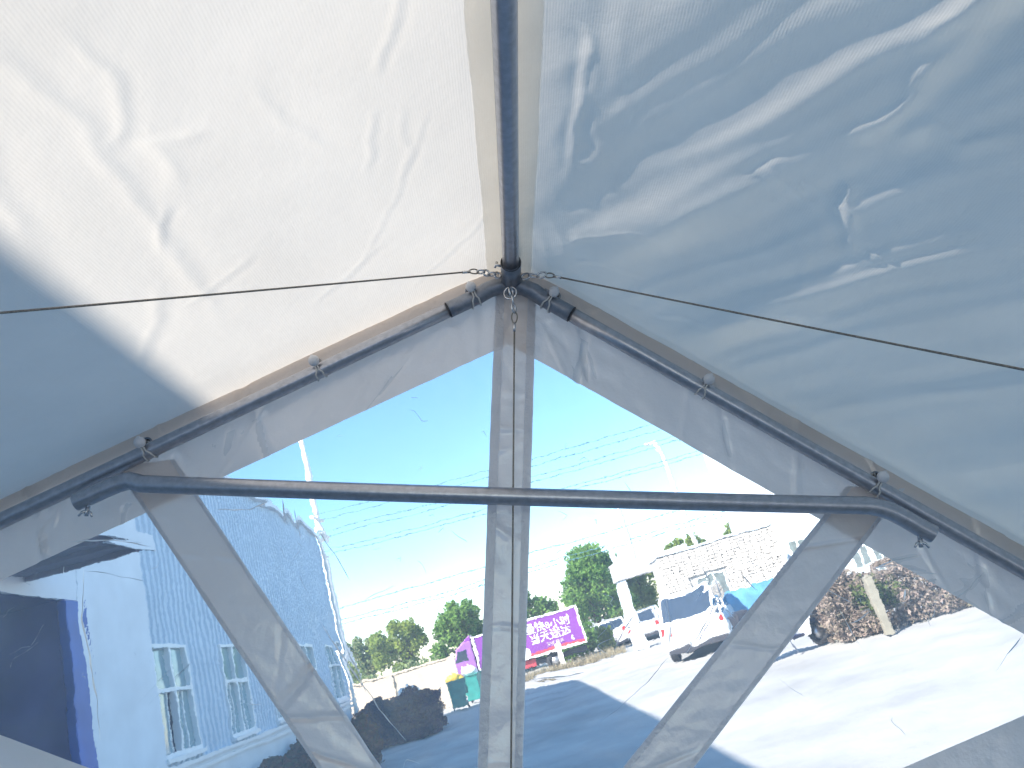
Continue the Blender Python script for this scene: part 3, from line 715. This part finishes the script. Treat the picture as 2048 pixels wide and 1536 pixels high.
# ------------------------------------------------------------------ boundary wall
wl = thing('boundary_wall', 'beige rendered boundary wall behind the green bins', 'wall', (-9.6, 33.4, 0))
MB().box((-8, 0, 0), (4.1, .24, 1.80)).build('wall_body', 'beige_render', wl, bevel=.01)
MB().box((-8, -.04, 1.803), (4.14, .28, 1.88)).build('coping', 'beige_render', wl, bevel=.01)
for x in (-4.2, -1.4, 1.4, 4.0): MB().box((x-.16, -.07, 0), (x+.16, -.003, 1.80)).build('pier', 'beige_render', wl, bevel=.008)

# ------------------------------------------------------------------ trees
def tree(label, x, y, zb, zt, wx, m, n, seed, size=.17, group='trees beyond the wall', name='tree', full=.16):
    o = thing(name, label, 'tree', (x, y, 0), group=group)
    r = np.random.default_rng(seed); H = zt
    tb = MB(); base = Vector((0, 0, 0)); top = Vector((r.normal()*.1, r.normal()*.1, (zb+zt)/2+.2))
    tb.tube([base, (top+base)/2+Vector((r.normal()*.06, 0, 0)), top], [.13*wx/3+.05, .09*wx/3+.04, .04], 8)
    lobes = []
    cz = (zb+zt)/2; hz = (zt-zb)/2
    for i in range(18):
        a = r.uniform(0, 6.28); q = r.uniform(.25, .98); e = r.uniform(-.85, .85)
        c = (q*wx/2*math.cos(a)*math.sqrt(1-e*e*.6), q*wx/2*math.sin(a), cz+e*hz)
        rad = r.uniform(.17, .36)
        lobes.append((*c, rad*wx/2*1.15, rad*wx/2*1.15, rad*hz*1.1, rad**2))
        tb.tube([top*.55, Vector(c)*.6+top*.25, Vector(c)], [.05, .03, .012], 6)
    lobes.append((0, 0, cz, wx*.36, wx*.36, hz*.75, full))
    tb.build('trunk', 'bark', o, True)
    V, F = leaves(int(n*1.6), lobes, size*.72, .3, seed); V[:, 2] = np.maximum(V[:, 2], .05)
    link('crown', npmesh('crown', V, F), m, o)
    return o
tree('small pale green tree touching the workshop corner', -14.0, 51, 1.2, 4.5, 2.3, 'leaf_pale', 5500, 1)
tree('light green tree with two rounded tops above the beige wall', -11.2, 50, 1.5, 4.85, 3.5, 'leaf_yellowgreen', 9000, 2)
tree('dense round green tree left of the centre strap, above the purple lorry cab', -7.55, 50, 1.4, 4.95, 3.3, 'leaf_tree', 9500, 3)
tree('small dark green tree just right of the centre strap', -2.7, 51, 1.3, 4.35, 2.2, 'leaf_tree', 6000, 4)
tree('broad full green tree right of the purple lorry', .75, 47, .5, 5.35, 5.0, 'leaf_tree', 19000, 5)
tree('green tree seen through the gateway', 3.9, 50, .9, 3.6, 2.4, 'leaf_yellowgreen', 7000, 6)
tree('light green treetop showing over the left part of the brick gatehouse', 6.9, 46, 1.5, 4.6, 2.6, 'leaf_yellowgreen', 6000, 7)
tree('light green treetop showing over the right part of the brick gatehouse', 10.3, 46, 1.5, 4.75, 3.6, 'leaf_yellowgreen', 8000, 8)
for k, (x, y, rx, h, m, n, lb) in enumerate(((.75, 40, .42, 1.18, 'leaf_yellowgreen', 2600, 'round yellow green bush in front of the broad tree'), (-1.0, 43, 1.5, 1.7, 'leaf_tree', 6000, 'dark green bush behind the lorry tail'), (-4.6, 45, 2.3, 2.1, 'leaf_olive', 7000, 'olive bush behind the lorry body'), (-9.8, 46, 1.7, 2.3, 'leaf_pale', 5000, 'pale dry bush between two trees behind the beige wall'), (-13.0, 46, 1.6, 2.3, 'leaf_pale', 5000, 'pale dry bush beside the workshop corner'), (2.3, 44, 1.3, 1.6, 'leaf_olive', 5000, 'olive bush behind the gate column'))):
    o = thing('bush', lb, 'bush', (x, y, 0), group='bushes at the roadside')
    V, F = leaves(n, [(0, 0, h*.5, rx, rx*.8, h*.5, 1), (rx*.4, -.1, h*.45, rx*.5, rx*.5, h*.42, .4), (-rx*.4, 0, h*.42, rx*.5, rx*.5, h*.4, .4)], .13, .3, 90+k); V[:, 2] = np.maximum(V[:, 2], .02)
    link('foliage', npmesh('foliage', V, F), m, o); MB().tube([(0, 0, 0), (.02, 0, h*.6)], [.05, .02], 6).build('stem', 'bark', o)
# ------------------------------------------------------------------ vehicles
def wheel(parent, x, y, r=.33, w_=.22, m='tyre'):
    sgn = 1 if y > 0 else -1
    pr = [(.62*r, -.5), (.92*r, -.5), (r, -.36), (r, .36), (.92*r, .5), (.62*r, .5)]
    V = []; F = []; n = 24
    for k in range(n):
        a = 2*math.pi*k/n
        V += [(x+q*math.cos(a), y+t*w_, r+q*math.sin(a)) for q, t in pr]
    for k in range(n):
        for j in range(5): F.append((k*6+j, k*6+j+1, ((k+1) % n)*6+j+1, ((k+1) % n)*6+j))
    o = MB().add(V, F).build('wheel', m, parent, True)
    h = MB().tube([(x, y-.3*w_, r), (x, y+.32*sgn*w_, r)] if sgn > 0 else [(x, y+.3*w_, r), (x, y+.32*sgn*w_, r)], .60*r, 20)
    for k in range(5):
        a = 2*math.pi*k/5; c, s = math.cos(a), math.sin(a)
        h.tube([(x+.1*r*c, y+.36*sgn*w_, r+.1*r*s), (x+.56*r*c, y+.36*sgn*w_, r+.56*r*s)], .06*r, 6)
    h.build('rim', 'rim', o, True)
def car(label, loc, rotz, L, W, H, kind, paint, group=None):
    """x: forward; origin on the ground under the middle"""
    o = thing('parked_car', label, 'car', loc, rotz, group)
    h = L/2; wb = L*.285; wr = .34 if kind == 'suv' else .31
    bz = H*.16; belt = H*.58
    def arch(cx): return [(cx+wr*1.18*math.cos(a), wr+wr*1.18*math.sin(a)) for a in np.linspace(math.pi, 0, 9) if wr+wr*1.18*math.sin(a) > bz]
    low = [(-h, bz+.10), (-h+.06, bz)]+arch(-wb)+arch(wb)+[(h-.08, bz), (h, bz+.15), (h-.02, belt*.78), (h-.12, belt*.90)]
    low += [(L*.20, belt), (-h+.10, belt+.02), (-h+.01, belt*.86)]
    V = []; F = []; n = len(low)
    ys = [(-W/2, .0, .975), (-W/2*.97, 0, 1.0), (0, 0, 1.0), (W/2*.97, 0, 1.0), (W/2, 0, .975)]
    for y, _, k in ys:
        V += [(x*(k if abs(y) > W*.4 else 1.005), y*(1 if z > bz+.2 else .96), z if z < belt*.88 or abs(y) < W*.45 else z-.03) for x, z in low]
    for j in range(4):
        for i in range(n): F.append((j*n+i, j*n+(i+1) % n, (j+1)*n+(i+1) % n, (j+1)*n+i))
    F += [tuple(range(n-1, -1, -1)), tuple(4*n+i for i in range(n))]
    MB().add(V, F).build('body', paint, o, False, .02)
    if kind == 'suv': top = [(-h+.12, belt), (-h+.30, H-.06), (-h+.55, H), (L*.02, H), (L*.10, H-.05), (L*.235, belt)]
    else: top = [(-h+.45, belt), (-h+.98, H-.03), (-.1, H), (L*.06, H-.03), (L*.22, belt)]
    V = [(x, s*(W*.47 if z < belt+.01 else W*.385), z) for s in (-1, 1) for x, z in top]; n = len(top)
    F = [tuple(range(n)), tuple(range(2*n-1, n-1, -1))]+[(i, i+n, (i+1) % n+n, (i+1) % n) for i in range(n)]
    MB().add(V, F).build('cabin', paint, o, False, .03)
    def wz(z): return W*.47-(W*.085)*(z-belt)/(H-belt)
    # side glass
    z0, z1 = belt+.04, H-.13
    def lerp_x(front, z):
        a, b = (top[-2], top[-1]) if front else (top[1], top[0])
        t = (z-b[1])/(a[1]-b[1]); return b[0]+(a[0]-b[0])*t
    for s in (-1, 1):
        xr0, xr1, xf0, xf1 = lerp_x(False, z0)+.12, lerp_x(False, z1)+.12, lerp_x(True, z0)-.14, lerp_x(True, z1)-.10
        for ta, tb_ in ((0, .28), (.31, .63), (.66, 1)):
            q = [(xr0+(xf0-xr0)*ta, z0), (xr0+(xf0-xr0)*tb_, z0), (xr1+(xf1-xr1)*tb_, z1), (xr1+(xf1-xr1)*ta, z1)]
            V = [(x, s*(wz(z)+d), z) for d in (.006, -.01) for x, z in q]
            MB().add(V, [(0, 1, 2, 3), (7, 6, 5, 4), (0, 4, 5, 1), (1, 5, 6, 2), (2, 6, 7, 3), (3, 7, 4, 0)]).build('side_window', 'car_glass', o)
    # rear and front glass
    for front, nm in ((False, 'rear_window'), (True, 'windscreen')):
        za, zb2 = belt+.05, H-.11; d = .012*(1 if front else -1)
        q = [(lerp_x(front, za)+d, -wz(za)+.12, za), (lerp_x(front, za)+d, wz(za)-.12, za), (lerp_x(front, zb2)+d, wz(zb2)-.10, zb2), (lerp_x(front, zb2)+d, -wz(zb2)+.10, zb2)]
        q += [(x-2*d, y, z) for x, y, z in q]
        MB().add(q, [(0, 1, 2, 3), (7, 6, 5, 4), (0, 4, 5, 1), (1, 5, 6, 2), (2, 6, 7, 3), (3, 7, 4, 0)]).build(nm, 'car_glass', o)
    for s in (-1, 1):
        for x in (-wb, wb): wheel(o, x, s*(W/2-.11), wr)
        MB().box((-h-.012, s*W*.42-.07, belt*.74), (-h+.1, s*W*.42+.07, belt*.94)).build('tail_lamp', 'lamp_red', o, bevel=.02)
        MB().box((h-.14, s*W*.36-.16, belt*.66), (h+.004, s*W*.36+.16, belt*.80)).build('headlight', 'lamp_white', o, bevel=.02)
        MB().box((L*.16, s*(W/2+.01)-.02, belt+.02), (L*.16+.12, s*(W/2+.12)-.02+.04*s, belt+.16)).build('wing_mirror', paint, o, bevel=.03)
    MB().box((-h-.03, -W*.46, bz+.10), (-h+.12, W*.46, bz+.26)).build('rear_bumper', paint, o, bevel=.03)
    MB().box((-h-.01, -W*.44, bz-.05), (-h+.14, W*.44, bz+.095)).build('bumper_lip', 'black_part', o, bevel=.02)
    MB().box((h-.12, -W*.46, bz+.0), (h+.02, W*.46, bz+.20)).build('front_bumper', 'black_part', o, bevel=.03)
    MB().box((-h-.022, -.26, belt*.60), (-h+.02, .26, belt*.74)).build('number_plate', 'letter_pale', o)
    MB().box((-h+.3, -W*.40, .22), (h-.3, W*.40, bz+.06)).build('underbody', 'black_part', o)
    return o
car('white sport utility vehicle seen from behind in front of the brick gatehouse', (3.25, 24.6, 0), math.radians(76), 4.5, 1.86, 1.72, 'suv', 'car_white')
car('silver saloon parked beyond the gateway', (2.95, 42.6, 0), math.radians(80), 4.5, 1.76, 1.42, 'sedan', 'car_silver')
car('white saloon beside the foot of the gate column', (1.15, 44.4, 0), math.radians(95), 4.3, 1.70, 1.40, 'sedan', 'car_white')

# purple box lorry, cab to the left
lorry = thing('box_lorry', 'purple box lorry with white lettering and its cab to the left', 'lorry', (-3.1, 37.6, 0), math.radians(2.5))
BX0, BX1, BZ0, BZ1, BW = -2.05, 2.90, .80, 2.42, 1.9
MB().box((BX0, 0, BZ0), (BX1, BW, BZ1)).build('cargo_box', 'purple', lorry, bevel=.01)
f = MB()
for a, b in (((BX0-.03, -.035, BZ1-.05), (BX1+.03, BW+.03, BZ1+.03)), ((BX0-.03, -.035, BZ0-.04), (BX1+.03, .04, BZ0+.05)), ((BX0-.035, -.036, BZ0+.05), (BX0+.06, .04, BZ1-.05)), ((BX1-.06, -.036, BZ0+.05), (BX1+.035, .04, BZ1-.05))): f.box(a, b)
f.build('box_trim', 'letter_white', lorry)
MB().box((BX0+.06, -.012, BZ0+.05), (BX1-.06, .02, BZ0+.17)).build('red_stripe', 'red_paint', lorry)
cabp = [(-3.22, .50), (-2.16, .50), (-2.16, 2.30), (-2.55, 2.28), (-2.85, 2.08), (-3.10, 1.42), (-3.25, 1.15)]
MB().prism(cabp, .08, 1.82).build('cab', 'purple_light', lorry, bevel=.05)
MB().prism([(-2.16, 2.30), (-2.16, 2.56), (-2.75, 2.16)], .25, 1.65).build('wind_deflector', 'purple', lorry, bevel=.03)
MB().prism([(-3.02, 1.46), (-2.45, 1.46), (-2.45, 1.98), (-2.82, 1.98)], .066, .09).build('door_window', 'car_glass', lorry)
MB().add([(-3.115, .2, 1.44), (-3.115, 1.7, 1.44), (-2.885, 1.6, 2.02), (-2.885, .3, 2.02)], [(0, 1, 2, 3)]).build('windscreen', 'car_glass', lorry)
MB().box((-3.30, .1, .48), (-3.16, 1.8, .72)).build('front_bumper', 'black_part', lorry, bevel=.03)
MB().box((-3.27, .15, .80), (-3.20, .45, .95)).build('headlight', 'lamp_white', lorry)
MB().box((-3.3, .3, .42), (2.85, 1.6, .62)).build('chassis', 'black_part', lorry)
MB().box((-.2, .18, .38), (.5, .55, .74)).build('fuel_tank', 'red_paint', lorry, bevel=.05)
for x in (-2.55, 1.35):
    for y in (.22, 1.66): wheel(lorry, x, y, .40, .26)
# lettering on the box
def letters(txt, cx, cz, h, m='letter_white', stretch=1.0):
    cu = bpy.data.curves.new('lettering', 'FONT'); cu.body = txt; cu.size = h*1.18; cu.align_x = 'CENTER'; cu.extrude = .008; cu.offset = .012*h
    t = bpy.data.objects.new('tmp', cu); col.objects.link(t)
    bpy.context.view_layer.update()
    me = bpy.data.meshes.new_from_object(t.evaluated_get(bpy.context.evaluated_depsgraph_get()))
    bpy.data.objects.remove(t)
    o = link('lettering', me, m, lorry)
    o.rotation_euler = (math.radians(90), 0, 0); o.location = (cx, -.012, cz); o.scale = (stretch, 1, 1)
letters('最快8小时', 1.42, 1.80, .40); letters('当天送达', 1.42, 1.34, .40); letters('8', 2.36, 1.02, .24); letters('天天快运', 1.55, 1.05, .17, 'letter_pale')
MB().tube([(.12, -.012, 1.05), (.12, -.024, 1.05)], .26, 24).build('round_mark', 'letter_white', lorry)

# dry grass by the lorry, white marker post
r = np.random.default_rng(8); V = []; F = []
for i in range(2600):
    x, y = r.uniform(-3.6, 1.3), r.uniform(35.2, 36.6); hh = r.uniform(.12, .42); a = r.uniform(0, 6.28); lx, ly = r.normal(size=2)*.10; q = len(V)
    V += [(x-.012*math.cos(a), y-.012*math.sin(a), 0), (x+.012*math.cos(a), y+.012*math.sin(a), 0), (x+lx, y+ly, hh)]; F.append((q, q+1, q+2))
gr = link('dry_grass', npmesh('dry_grass', V, F), 'dry_grass', stuff=True); gr['label'] = 'pale dry grass along the kerb below the purple lorry'; gr['category'] = 'grass'
mp = thing('marker_post', 'short white square post standing in front of the purple lorry', 'post', (-1.45, 36.6, 0))
MB().box((-.11, -.09, 0), (.11, .09, 1.05)).build('shaft', 'white_pole', mp, bevel=.015); MB().prism([(-.11, 1.053), (.11, 1.053), (0, 1.12)], -.09, .09).build('cap', 'white_pole', mp)

# wheelie bins
def wheelie_bin(label, x, y, rz, rub):
    o = thing('wheelie_bin', label, 'bin', (x, y, 0), rz, 'green wheelie bins by the wall')
    V = [(-.24, -.27, .10), (.24, -.27, .10), (.24, .25, .10), (-.24, .25, .10), (-.31, -.36, .98), (.31, -.36, .98), (.31, .36, .98), (-.31, .36, .98)]
    MB().add(V, [(0, 3, 2, 1), (0, 1, 5, 4), (1, 2, 6, 5), (2, 3, 7, 6), (3, 0, 4, 7), (4, 5, 6, 7)]).build('tub', 'bin_green', o, bevel=.03)
    MB().box((-.34, -.39, .955), (.34, -.362, 1.01)).box((-.34, .362, .955), (.34, .40, 1.01)).box((-.342, -.362, .955), (-.312, .362, 1.01)).box((.312, -.362, .955), (.342, .362, 1.01)).build('rim', 'bin_green', o, bevel=.008)
    V = [(-.33, .37, 1.02), (.33, .37, 1.02), (.33, .62, .45), (-.33, .62, .45)]; V += [(a, b+.03, c+.01) for a, b, c in V]
    MB().add(V, [(3, 2, 1, 0), (4, 5, 6, 7), (0, 1, 5, 4), (1, 2, 6, 5), (2, 3, 7, 6), (3, 0, 4, 7)]).build('open_lid', 'bin_green', o)
    MB().tube([(-.25, .45, .92), (.25, .45, .92)], .018, 8).build('handle', 'black_part', o)
    for s in (-1, 1): MB().tube([(s*.22, .26, .11), (s*.28, .26, .11)], .11, 16).build('wheel', 'tyre', o)
    return o
wheelie_bin('green wheelie bin with yellow rubbish on top', -5.0, 29.6, .15, 0)
wheelie_bin('green wheelie bin next to the centre strap with a white bag on top', -4.72, 31.6, -.1, 1)
def lumps(name, label, cat, loc, cs, m, group=None):
    o = thing(name, label, cat, loc, group=group); b = MB()
    for k, (x, y, z, rr_) in enumerate(cs):
        sp = MB().sphere((x, y, z), rr_, 14, 9, (1.15, .95, .82))
        V = np.array(sp.v); V += .22*rr_*np.stack([gn(V[:, 0]*6+k, V[:, 2]*6, 1), gn(V[:, 1]*6, V[:, 2]*6+k, 2), gn(V[:, 0]*7, V[:, 1]*7+k, 3)], 1)*2
        b.add(V, sp.f)
    b.build('sack', m, o, True)
    MB().tube([(cs[0][0], cs[0][1], cs[0][2]+cs[0][3]*.7), (cs[0][0]+.02, cs[0][1], cs[0][2]+cs[0][3]*1.05)], [.02, .045], 8).build('tied_neck', m, o, True)
lumps('rubbish_bag', 'crumpled yellow rubbish bag in the left green bin', 'rubbish bag', (-5.0, 29.6, 1.0), [(-.05, 0, .06, .2), (.14, .05, .05, .14), (-.2, -.1, .04, .12)], 'rubbish_yellow', 'rubbish bags in the bins')
lumps('rubbish_bag', 'white rubbish bag on the right green bin', 'rubbish bag', (-4.72, 31.6, 1.0), [(-.04, 0, .16, .24), (.12, .0, .08, .16)], 'rubbish_white', 'rubbish bags in the bins')
# heap of white sacks behind the hedge
for k, (x, y, z, lb) in enumerate(((-6.25, 26.0, .24, 'lower left white sack of the heap behind the dark hedge'), (-5.62, 26.1, .24, 'lower right white sack of the heap behind the dark hedge'), (-5.95, 26.05, .68, 'middle white sack of the heap behind the dark hedge'), (-5.9, 26.05, 1.10, 'topmost white sack of the heap behind the dark hedge'))):
    lumps('sack', lb, 'sack', (x, y, z), [(0, 0, 0, .29), (.10, 0, .02, .24), (-.12, 0, .0, .22)], 'rubbish_white', 'heap of white sacks')

# ------------------------------------------------------------------ gate and pale brick gatehouse
gh = thing('gatehouse', 'low pale brick gatehouse with a glazed doorway', 'building', (5.30, 30, 0))
GX0, GX1, GH = -2.2, 2.25, 3.02
openings = [(-1.08, .08, .0, 1.98)]
MB().box((GX0+.02, .06, 0), (-1.08, 3.0, GH)).box((.08, .06, 0), (GX1-.02, 3.0, GH)).box((-1.08, .06, 1.98), (.08, 3.0, GH)).build('wall', 'mortar', gh)
bl, bh, jt = .235, .085, .018; bm_ = MB(); row = 0; z = .01
nb = 0; pieces = []
while z+bh < GH:
    x = GX0+(bl*.5 if row % 2 else 0)-bl*.5*(row % 2)*2*.5
    while x < GX1:
        a, b = max(x, GX0), min(x+bl-jt, GX1)
        if b-a > .05 and not any(b > o_[0] and a < o_[1] and z+bh > o_[2] and z < o_[3] for o_ in openings): pieces.append((a, b, z))
        x += bl
    z += bh+jt; row += 1
r = np.random.default_rng(4); order = sorted(range(len(pieces)), key=lambda i: -pieces[i][2])
shared = {}
for i in order:
    a, b, z = pieces[i]; d = r.uniform(.0, .03)
    if len(shared) > 9999: pass
    if nb < 300 and z > 1.3 and z < 2.95:
        key = round(b-a, 3)
        if key not in shared: shared[key] = MB().box((0, -.0, 0), (b-a, .10, bh)).build('brick', 'brick_pale', gh).data; ob = [c for c in gh.children if c.data == shared[key]][0]
        else: ob = bpy.data.objects.new('brick', shared[key]); col.objects.link(ob); ob.parent = gh
        ob.location = (a, .0-d, z); nb += 1
    else: bm_.box((a, -d, z), (b, .10-d, z+bh))
bm_.build('brickwork', 'brick_pale', gh, stuff=True)
MB().box((GX0-.03, -.05, GH+.003), (GX1+.03, 3.2, GH+.09)).build('roof_slab', 'white_paint', gh, bevel=.02)
dr = MB(); dr.box((-1.08, .02, .0), (-1.02, .12, 1.98)).box((.02, .02, 0), (.08, .12, 1.98)).box((-1.02, .02, 1.92), (.02, .12, 1.98)).box((-.53, .03, 0), (-.47, .11, 1.92)).build('door_frame', 'window_frame', gh)
for a, b in ((-1.02, -.53), (-.47, .02)): MB().box((a, .06, .02), (b, .075, 1.92)).build('door_pane', 'grey_glass', gh)
MB().box((GX1-.02, .3, .9), (GX1+.03, 1.3, 2.1)).build('side_window', 'grey_glass', gh)
gt = thing('gateway', 'tall white gate column with a grey beam running to the gatehouse', 'gate', (1.92, 34.8, 0))
MB().prism([(-.30, 0), (.30, 0), (.22, 2.75), (-.20, 2.75)], -.28, .28).build('column', 'white_paint', gt, bevel=.02)
MB().prism([(-.12, 3.46), (.12, 3.46), (.05, 4.55), (-.05, 4.55)], -.06, .06).build('finial', 'white_paint', gt)
MB().box((-.30, -.35, 2.755), (3.1, .35, 3.45)).build('beam', 'grey_render', gt, bevel=.02)
MB().box((2.45, -.28, 0), (3.0, .28, 2.75)).build('column', 'grey_render', gt, bevel=.02)

# tall white building
wb_ = thing('white_building', 'tall plain white building behind the gatehouse', 'building', (8.75, 34, 0))
MB().box((0, 0, 0), (4.0, 9, 8.6)).build('wall', 'white_paint', wb_)
MB().box((-.12, -.12, 8.603), (4.12, 9.1, 8.85)).build('cornice', 'white_paint', wb_)
for x, z0, z1, ww in ((-.0, 1.55, 2.5, .0),): pass
for x, z0, z1 in ((.12, 1.35, 2.35), (2.25, .55, 1.45), (3.15, .55, 1.45)):
    fr = MB(); wW = .72; t = .05
    fr.box((x, -.05, z0), (x+t, .0, z1)).box((x+wW-t, -.05, z0), (x+wW, 0, z1)).box((x+t, -.05, z1-t), (x+wW-t, 0, z1)).box((x+t, -.05, z0), (x+wW-t, 0, z0+t)).box((x+wW/2-.03, -.045, z0+t), (x+wW/2+.03, 0, z1-t))
    q = fr.build('window', 'window_frame', wb_); MB().box((x+t, -.03, z0+t), (x+wW-t, -.004, z1-t)).build('pane', 'grey_glass', q)

# blue trailer by the car, enlarged to stand in for a blue wall shadow
tr_ = thing('cargo_trailer', 'small trailer under a blue tarpaulin beside the white car, enlarged to stand in for blue shade on the brick wall', 'trailer', (5.1, 25.6, 0), math.radians(4))
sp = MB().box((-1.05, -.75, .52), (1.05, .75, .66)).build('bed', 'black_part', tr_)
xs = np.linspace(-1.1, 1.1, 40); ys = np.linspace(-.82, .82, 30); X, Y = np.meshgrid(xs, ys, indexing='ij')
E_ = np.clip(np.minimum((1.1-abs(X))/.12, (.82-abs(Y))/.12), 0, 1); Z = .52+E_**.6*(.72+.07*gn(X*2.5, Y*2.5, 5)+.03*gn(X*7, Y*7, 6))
link('tarpaulin', npmesh('tarpaulin', np.stack([X, Y, Z], -1).reshape(-1, 3), gridfaces(40, 30)), 'tarp_shade_blue', tr_, True)
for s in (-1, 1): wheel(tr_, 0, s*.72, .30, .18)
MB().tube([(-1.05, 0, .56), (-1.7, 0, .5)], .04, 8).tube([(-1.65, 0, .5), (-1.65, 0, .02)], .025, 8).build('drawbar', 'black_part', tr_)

# ------------------------------------------------------------------ scooter half hidden by the right strap
scoot = thing('motor_scooter', 'dark blue motor scooter parked at the end of the brown hedge', 'scooter', (3.72, 16.7, 0), math.radians(12))
for x in (-.62, .62):
    V = []; F = []; n = 22
    q = MB().ring((x, 0, .24), (0, 1, 0), .18, .06, 22, 10).build('wheel', 'tyre', scoot, True)
    MB().tube([(x, -.03, .24), (x, .03, .24)], .12, 16).build('rim', 'rim', q, True)
MB().prism([(-.85, .42), (-.35, .30), (.25, .25), (.30, .32), (-.05, .36), (-.12, .62), (-.80, .68)], -.14, .14).build('body', 'scooter_dark', scoot, bevel=.04)
MB().prism([(-.80, .69), (-.10, .64), (-.08, .72), (-.30, .78), (-.82, .80)], -.13, .13).build('seat', 'black_part', scoot, bevel=.03)
MB().prism([(.28, .26), (.36, .26), (.58, .82), (.50, .86)], -.20, .20).build('leg_shield', 'car_white', scoot, bevel=.02)
MB().tube([(.62, 0, .24), (.50, 0, .70), (.44, 0, .98)], .028, 10).build('fork', 'galv_dark', scoot, True)
MB().tube([(.36, -.34, 1.0), (.44, -.12, .98), (.44, .12, .98), (.36, .34, 1.0)], .016, 8).build('handlebar', 'black_part', scoot, True)
MB().sphere((.53, 0, .90), .08, 14, 8).build('headlamp', 'lamp_white', scoot, True)
MB().prism([(.40, .44), (.84, .40), (.80, .46), (.60, .53), (.42, .50)], -.07, .07).build('mudguard', 'scooter_dark', scoot, bevel=.02)
MB().prism([(-.95, .72), (-.66, .84), (-.66, 1.08), (-.96, 1.05)], -.16, .16).build('top_case', 'black_part', scoot, bevel=.03)
MB().tube([(-.05, -.12, .28), (-.02, -.22, .02)], .012, 6).build('side_stand', 'galv_dark', scoot)

# brown hedge on the right
hr = thing('hedge', 'dry reddish brown hedge with green patches along the bright yard', 'hedge', (6.6, 16.4, 0))
V, F = leaves_box(60000, (-2.2, -.45, .02), (5.5, 1.1, 1.06), .036, 52, .22, 2.2); link('foliage', npmesh('foliage', V, F), 'leaf_brown', hr)
V, F = leaves(3200, [(-1.35, -.30, .72, .34, .35, .36, 1), (-.9, -.25, .62, .3, .3, .3, .5), (1.05, -.35, .34, .42, .3, .26, .8)], .045, .3, 53); link('green_foliage', npmesh('green_foliage', V, F), 'leaf_olive', hr)
b = MB(); r = np.random.default_rng(6)
for i in range(160):
    p = Vector((r.uniform(-2.1, 5.4), r.uniform(-.35, .9), 0)); q = p+Vector((r.normal()*.18, r.normal()*.12, r.uniform(.7, 1.15))); b.tube([p, (p+q)/2+Vector((r.normal()*.04, 0, 0)), q], [.012, .009, .004], 5)
b.build('twigs', 'bark', hr, stuff=True)
cpst = thing('concrete_post', 'weathered concrete post in front of the brown hedge', 'post', (5.16, 15.5, 0))
MB().prism([(-.075, 0), (.075, 0), (.065, 1.02), (-.065, 1.02)], -.07, .07).build('shaft', 'post_concrete', cpst, bevel=.01); MB().prism([(-.066, 1.023), (.066, 1.023), (0, 1.07)], -.07, .07).build('cap', 'post_concrete', cpst)

# ------------------------------------------------------------------ poles and overhead lines
def pole(label, x, y, h, r0_, r1_, arm=None):
    o = thing('utility_pole', label, 'pole', (x, y, 0), group='white poles')
    MB().tube([(0, 0, h*t) for t in np.linspace(0, 1, 8)], [r0_+(r1_-r0_)*t for t in np.linspace(0, 1, 8)], 14).build('shaft', 'white_pole', o, True)
    return o
p1 = pole('tall white utility pole beside the workshop corner', -11.65, 40, 15.2, .22, .12)
for z in (10.15, 9.25, 8.3): MB().box((-.08, -.9, z-.06), (.08, .9, z+.06)).build('crossarm', 'white_pole', p1)
p1b = pole('white utility pole beyond the right end of the yard', 34, 40, 13, .22, .12)
for z in (10.15, 9.25, 8.3): MB().box((-.08, -.9, z-.06), (.08, .9, z+.06)).build('crossarm', 'white_pole', p1b)
p2 = thing('street_lamp', 'white street lamp with bent top behind the gatehouse', 'street lamp', (7.0, 45, 0))
MB().tube([(0, 0, 0), (-.02, 0, 4), (-.02, 0, 8.2), (-.10, 0, 9.2), (-.30, 0, 9.85)], [.15, .12, .09, .085, .08], 12).build('mast', 'white_pole', p2, True)
MB().prism([(-.85, 9.88), (-.2, 9.78), (-.2, 9.92), (-.85, 10.0)], -.12, .12).build('lamp_head', 'white_pole', p2, bevel=.03)
p3 = thing('street_lamp', 'thin white street lamp further away between the gate column and the bent lamp', 'street lamp', (4.9, 60, 0))
MB().tube([(0, 0, 0), (0, 0, 7.9), (-.05, 0, 8.6), (-.18, 0, 8.9)], [.16, .11, .10, .09], 12).build('mast', 'white_pole', p3, True)
MB().prism([(-.7, 8.9), (-.1, 8.84), (-.1, 8.96), (-.7, 9.0)], -.12, .12).build('lamp_head', 'white_pole', p3, bevel=.03)
for k, (z, dy, lb) in enumerate(((10.22, -.8, 'topmost overhead wire'), (10.22, .8, 'second overhead wire from the top'), (9.32, -.8, 'third overhead wire from the top'), (9.32, .8, 'fourth overhead wire from the top'), (8.37, -.8, 'fifth overhead wire from the top'), (8.37, .8, 'sixth overhead wire from the top'), (5.6, 0, 'thin low overhead wire above the treetops'), (5.0, .25, 'upper of the lowest pair of overhead wires'), (4.78, -.25, 'lowest overhead wire above the trees'))):
    o = thing('power_line', lb+' strung from the tall white pole', 'wire', (-11.65, 40, 0), group='overhead wires')
    sag = (.5, .55, .5, .45, .55, .5, .25, .3, .35)[k]
    MB().tube([(45.65*t, dy, z-sag*4*t*(1-t)) for t in np.linspace(0, 1, 30)], .016, 6).build('wire', 'wire_line', o, True)
    MB().tube([(.0, dy, z-.07), (.0, dy, z+.03)], .05, 8).build('insulator', 'white_pole', o)
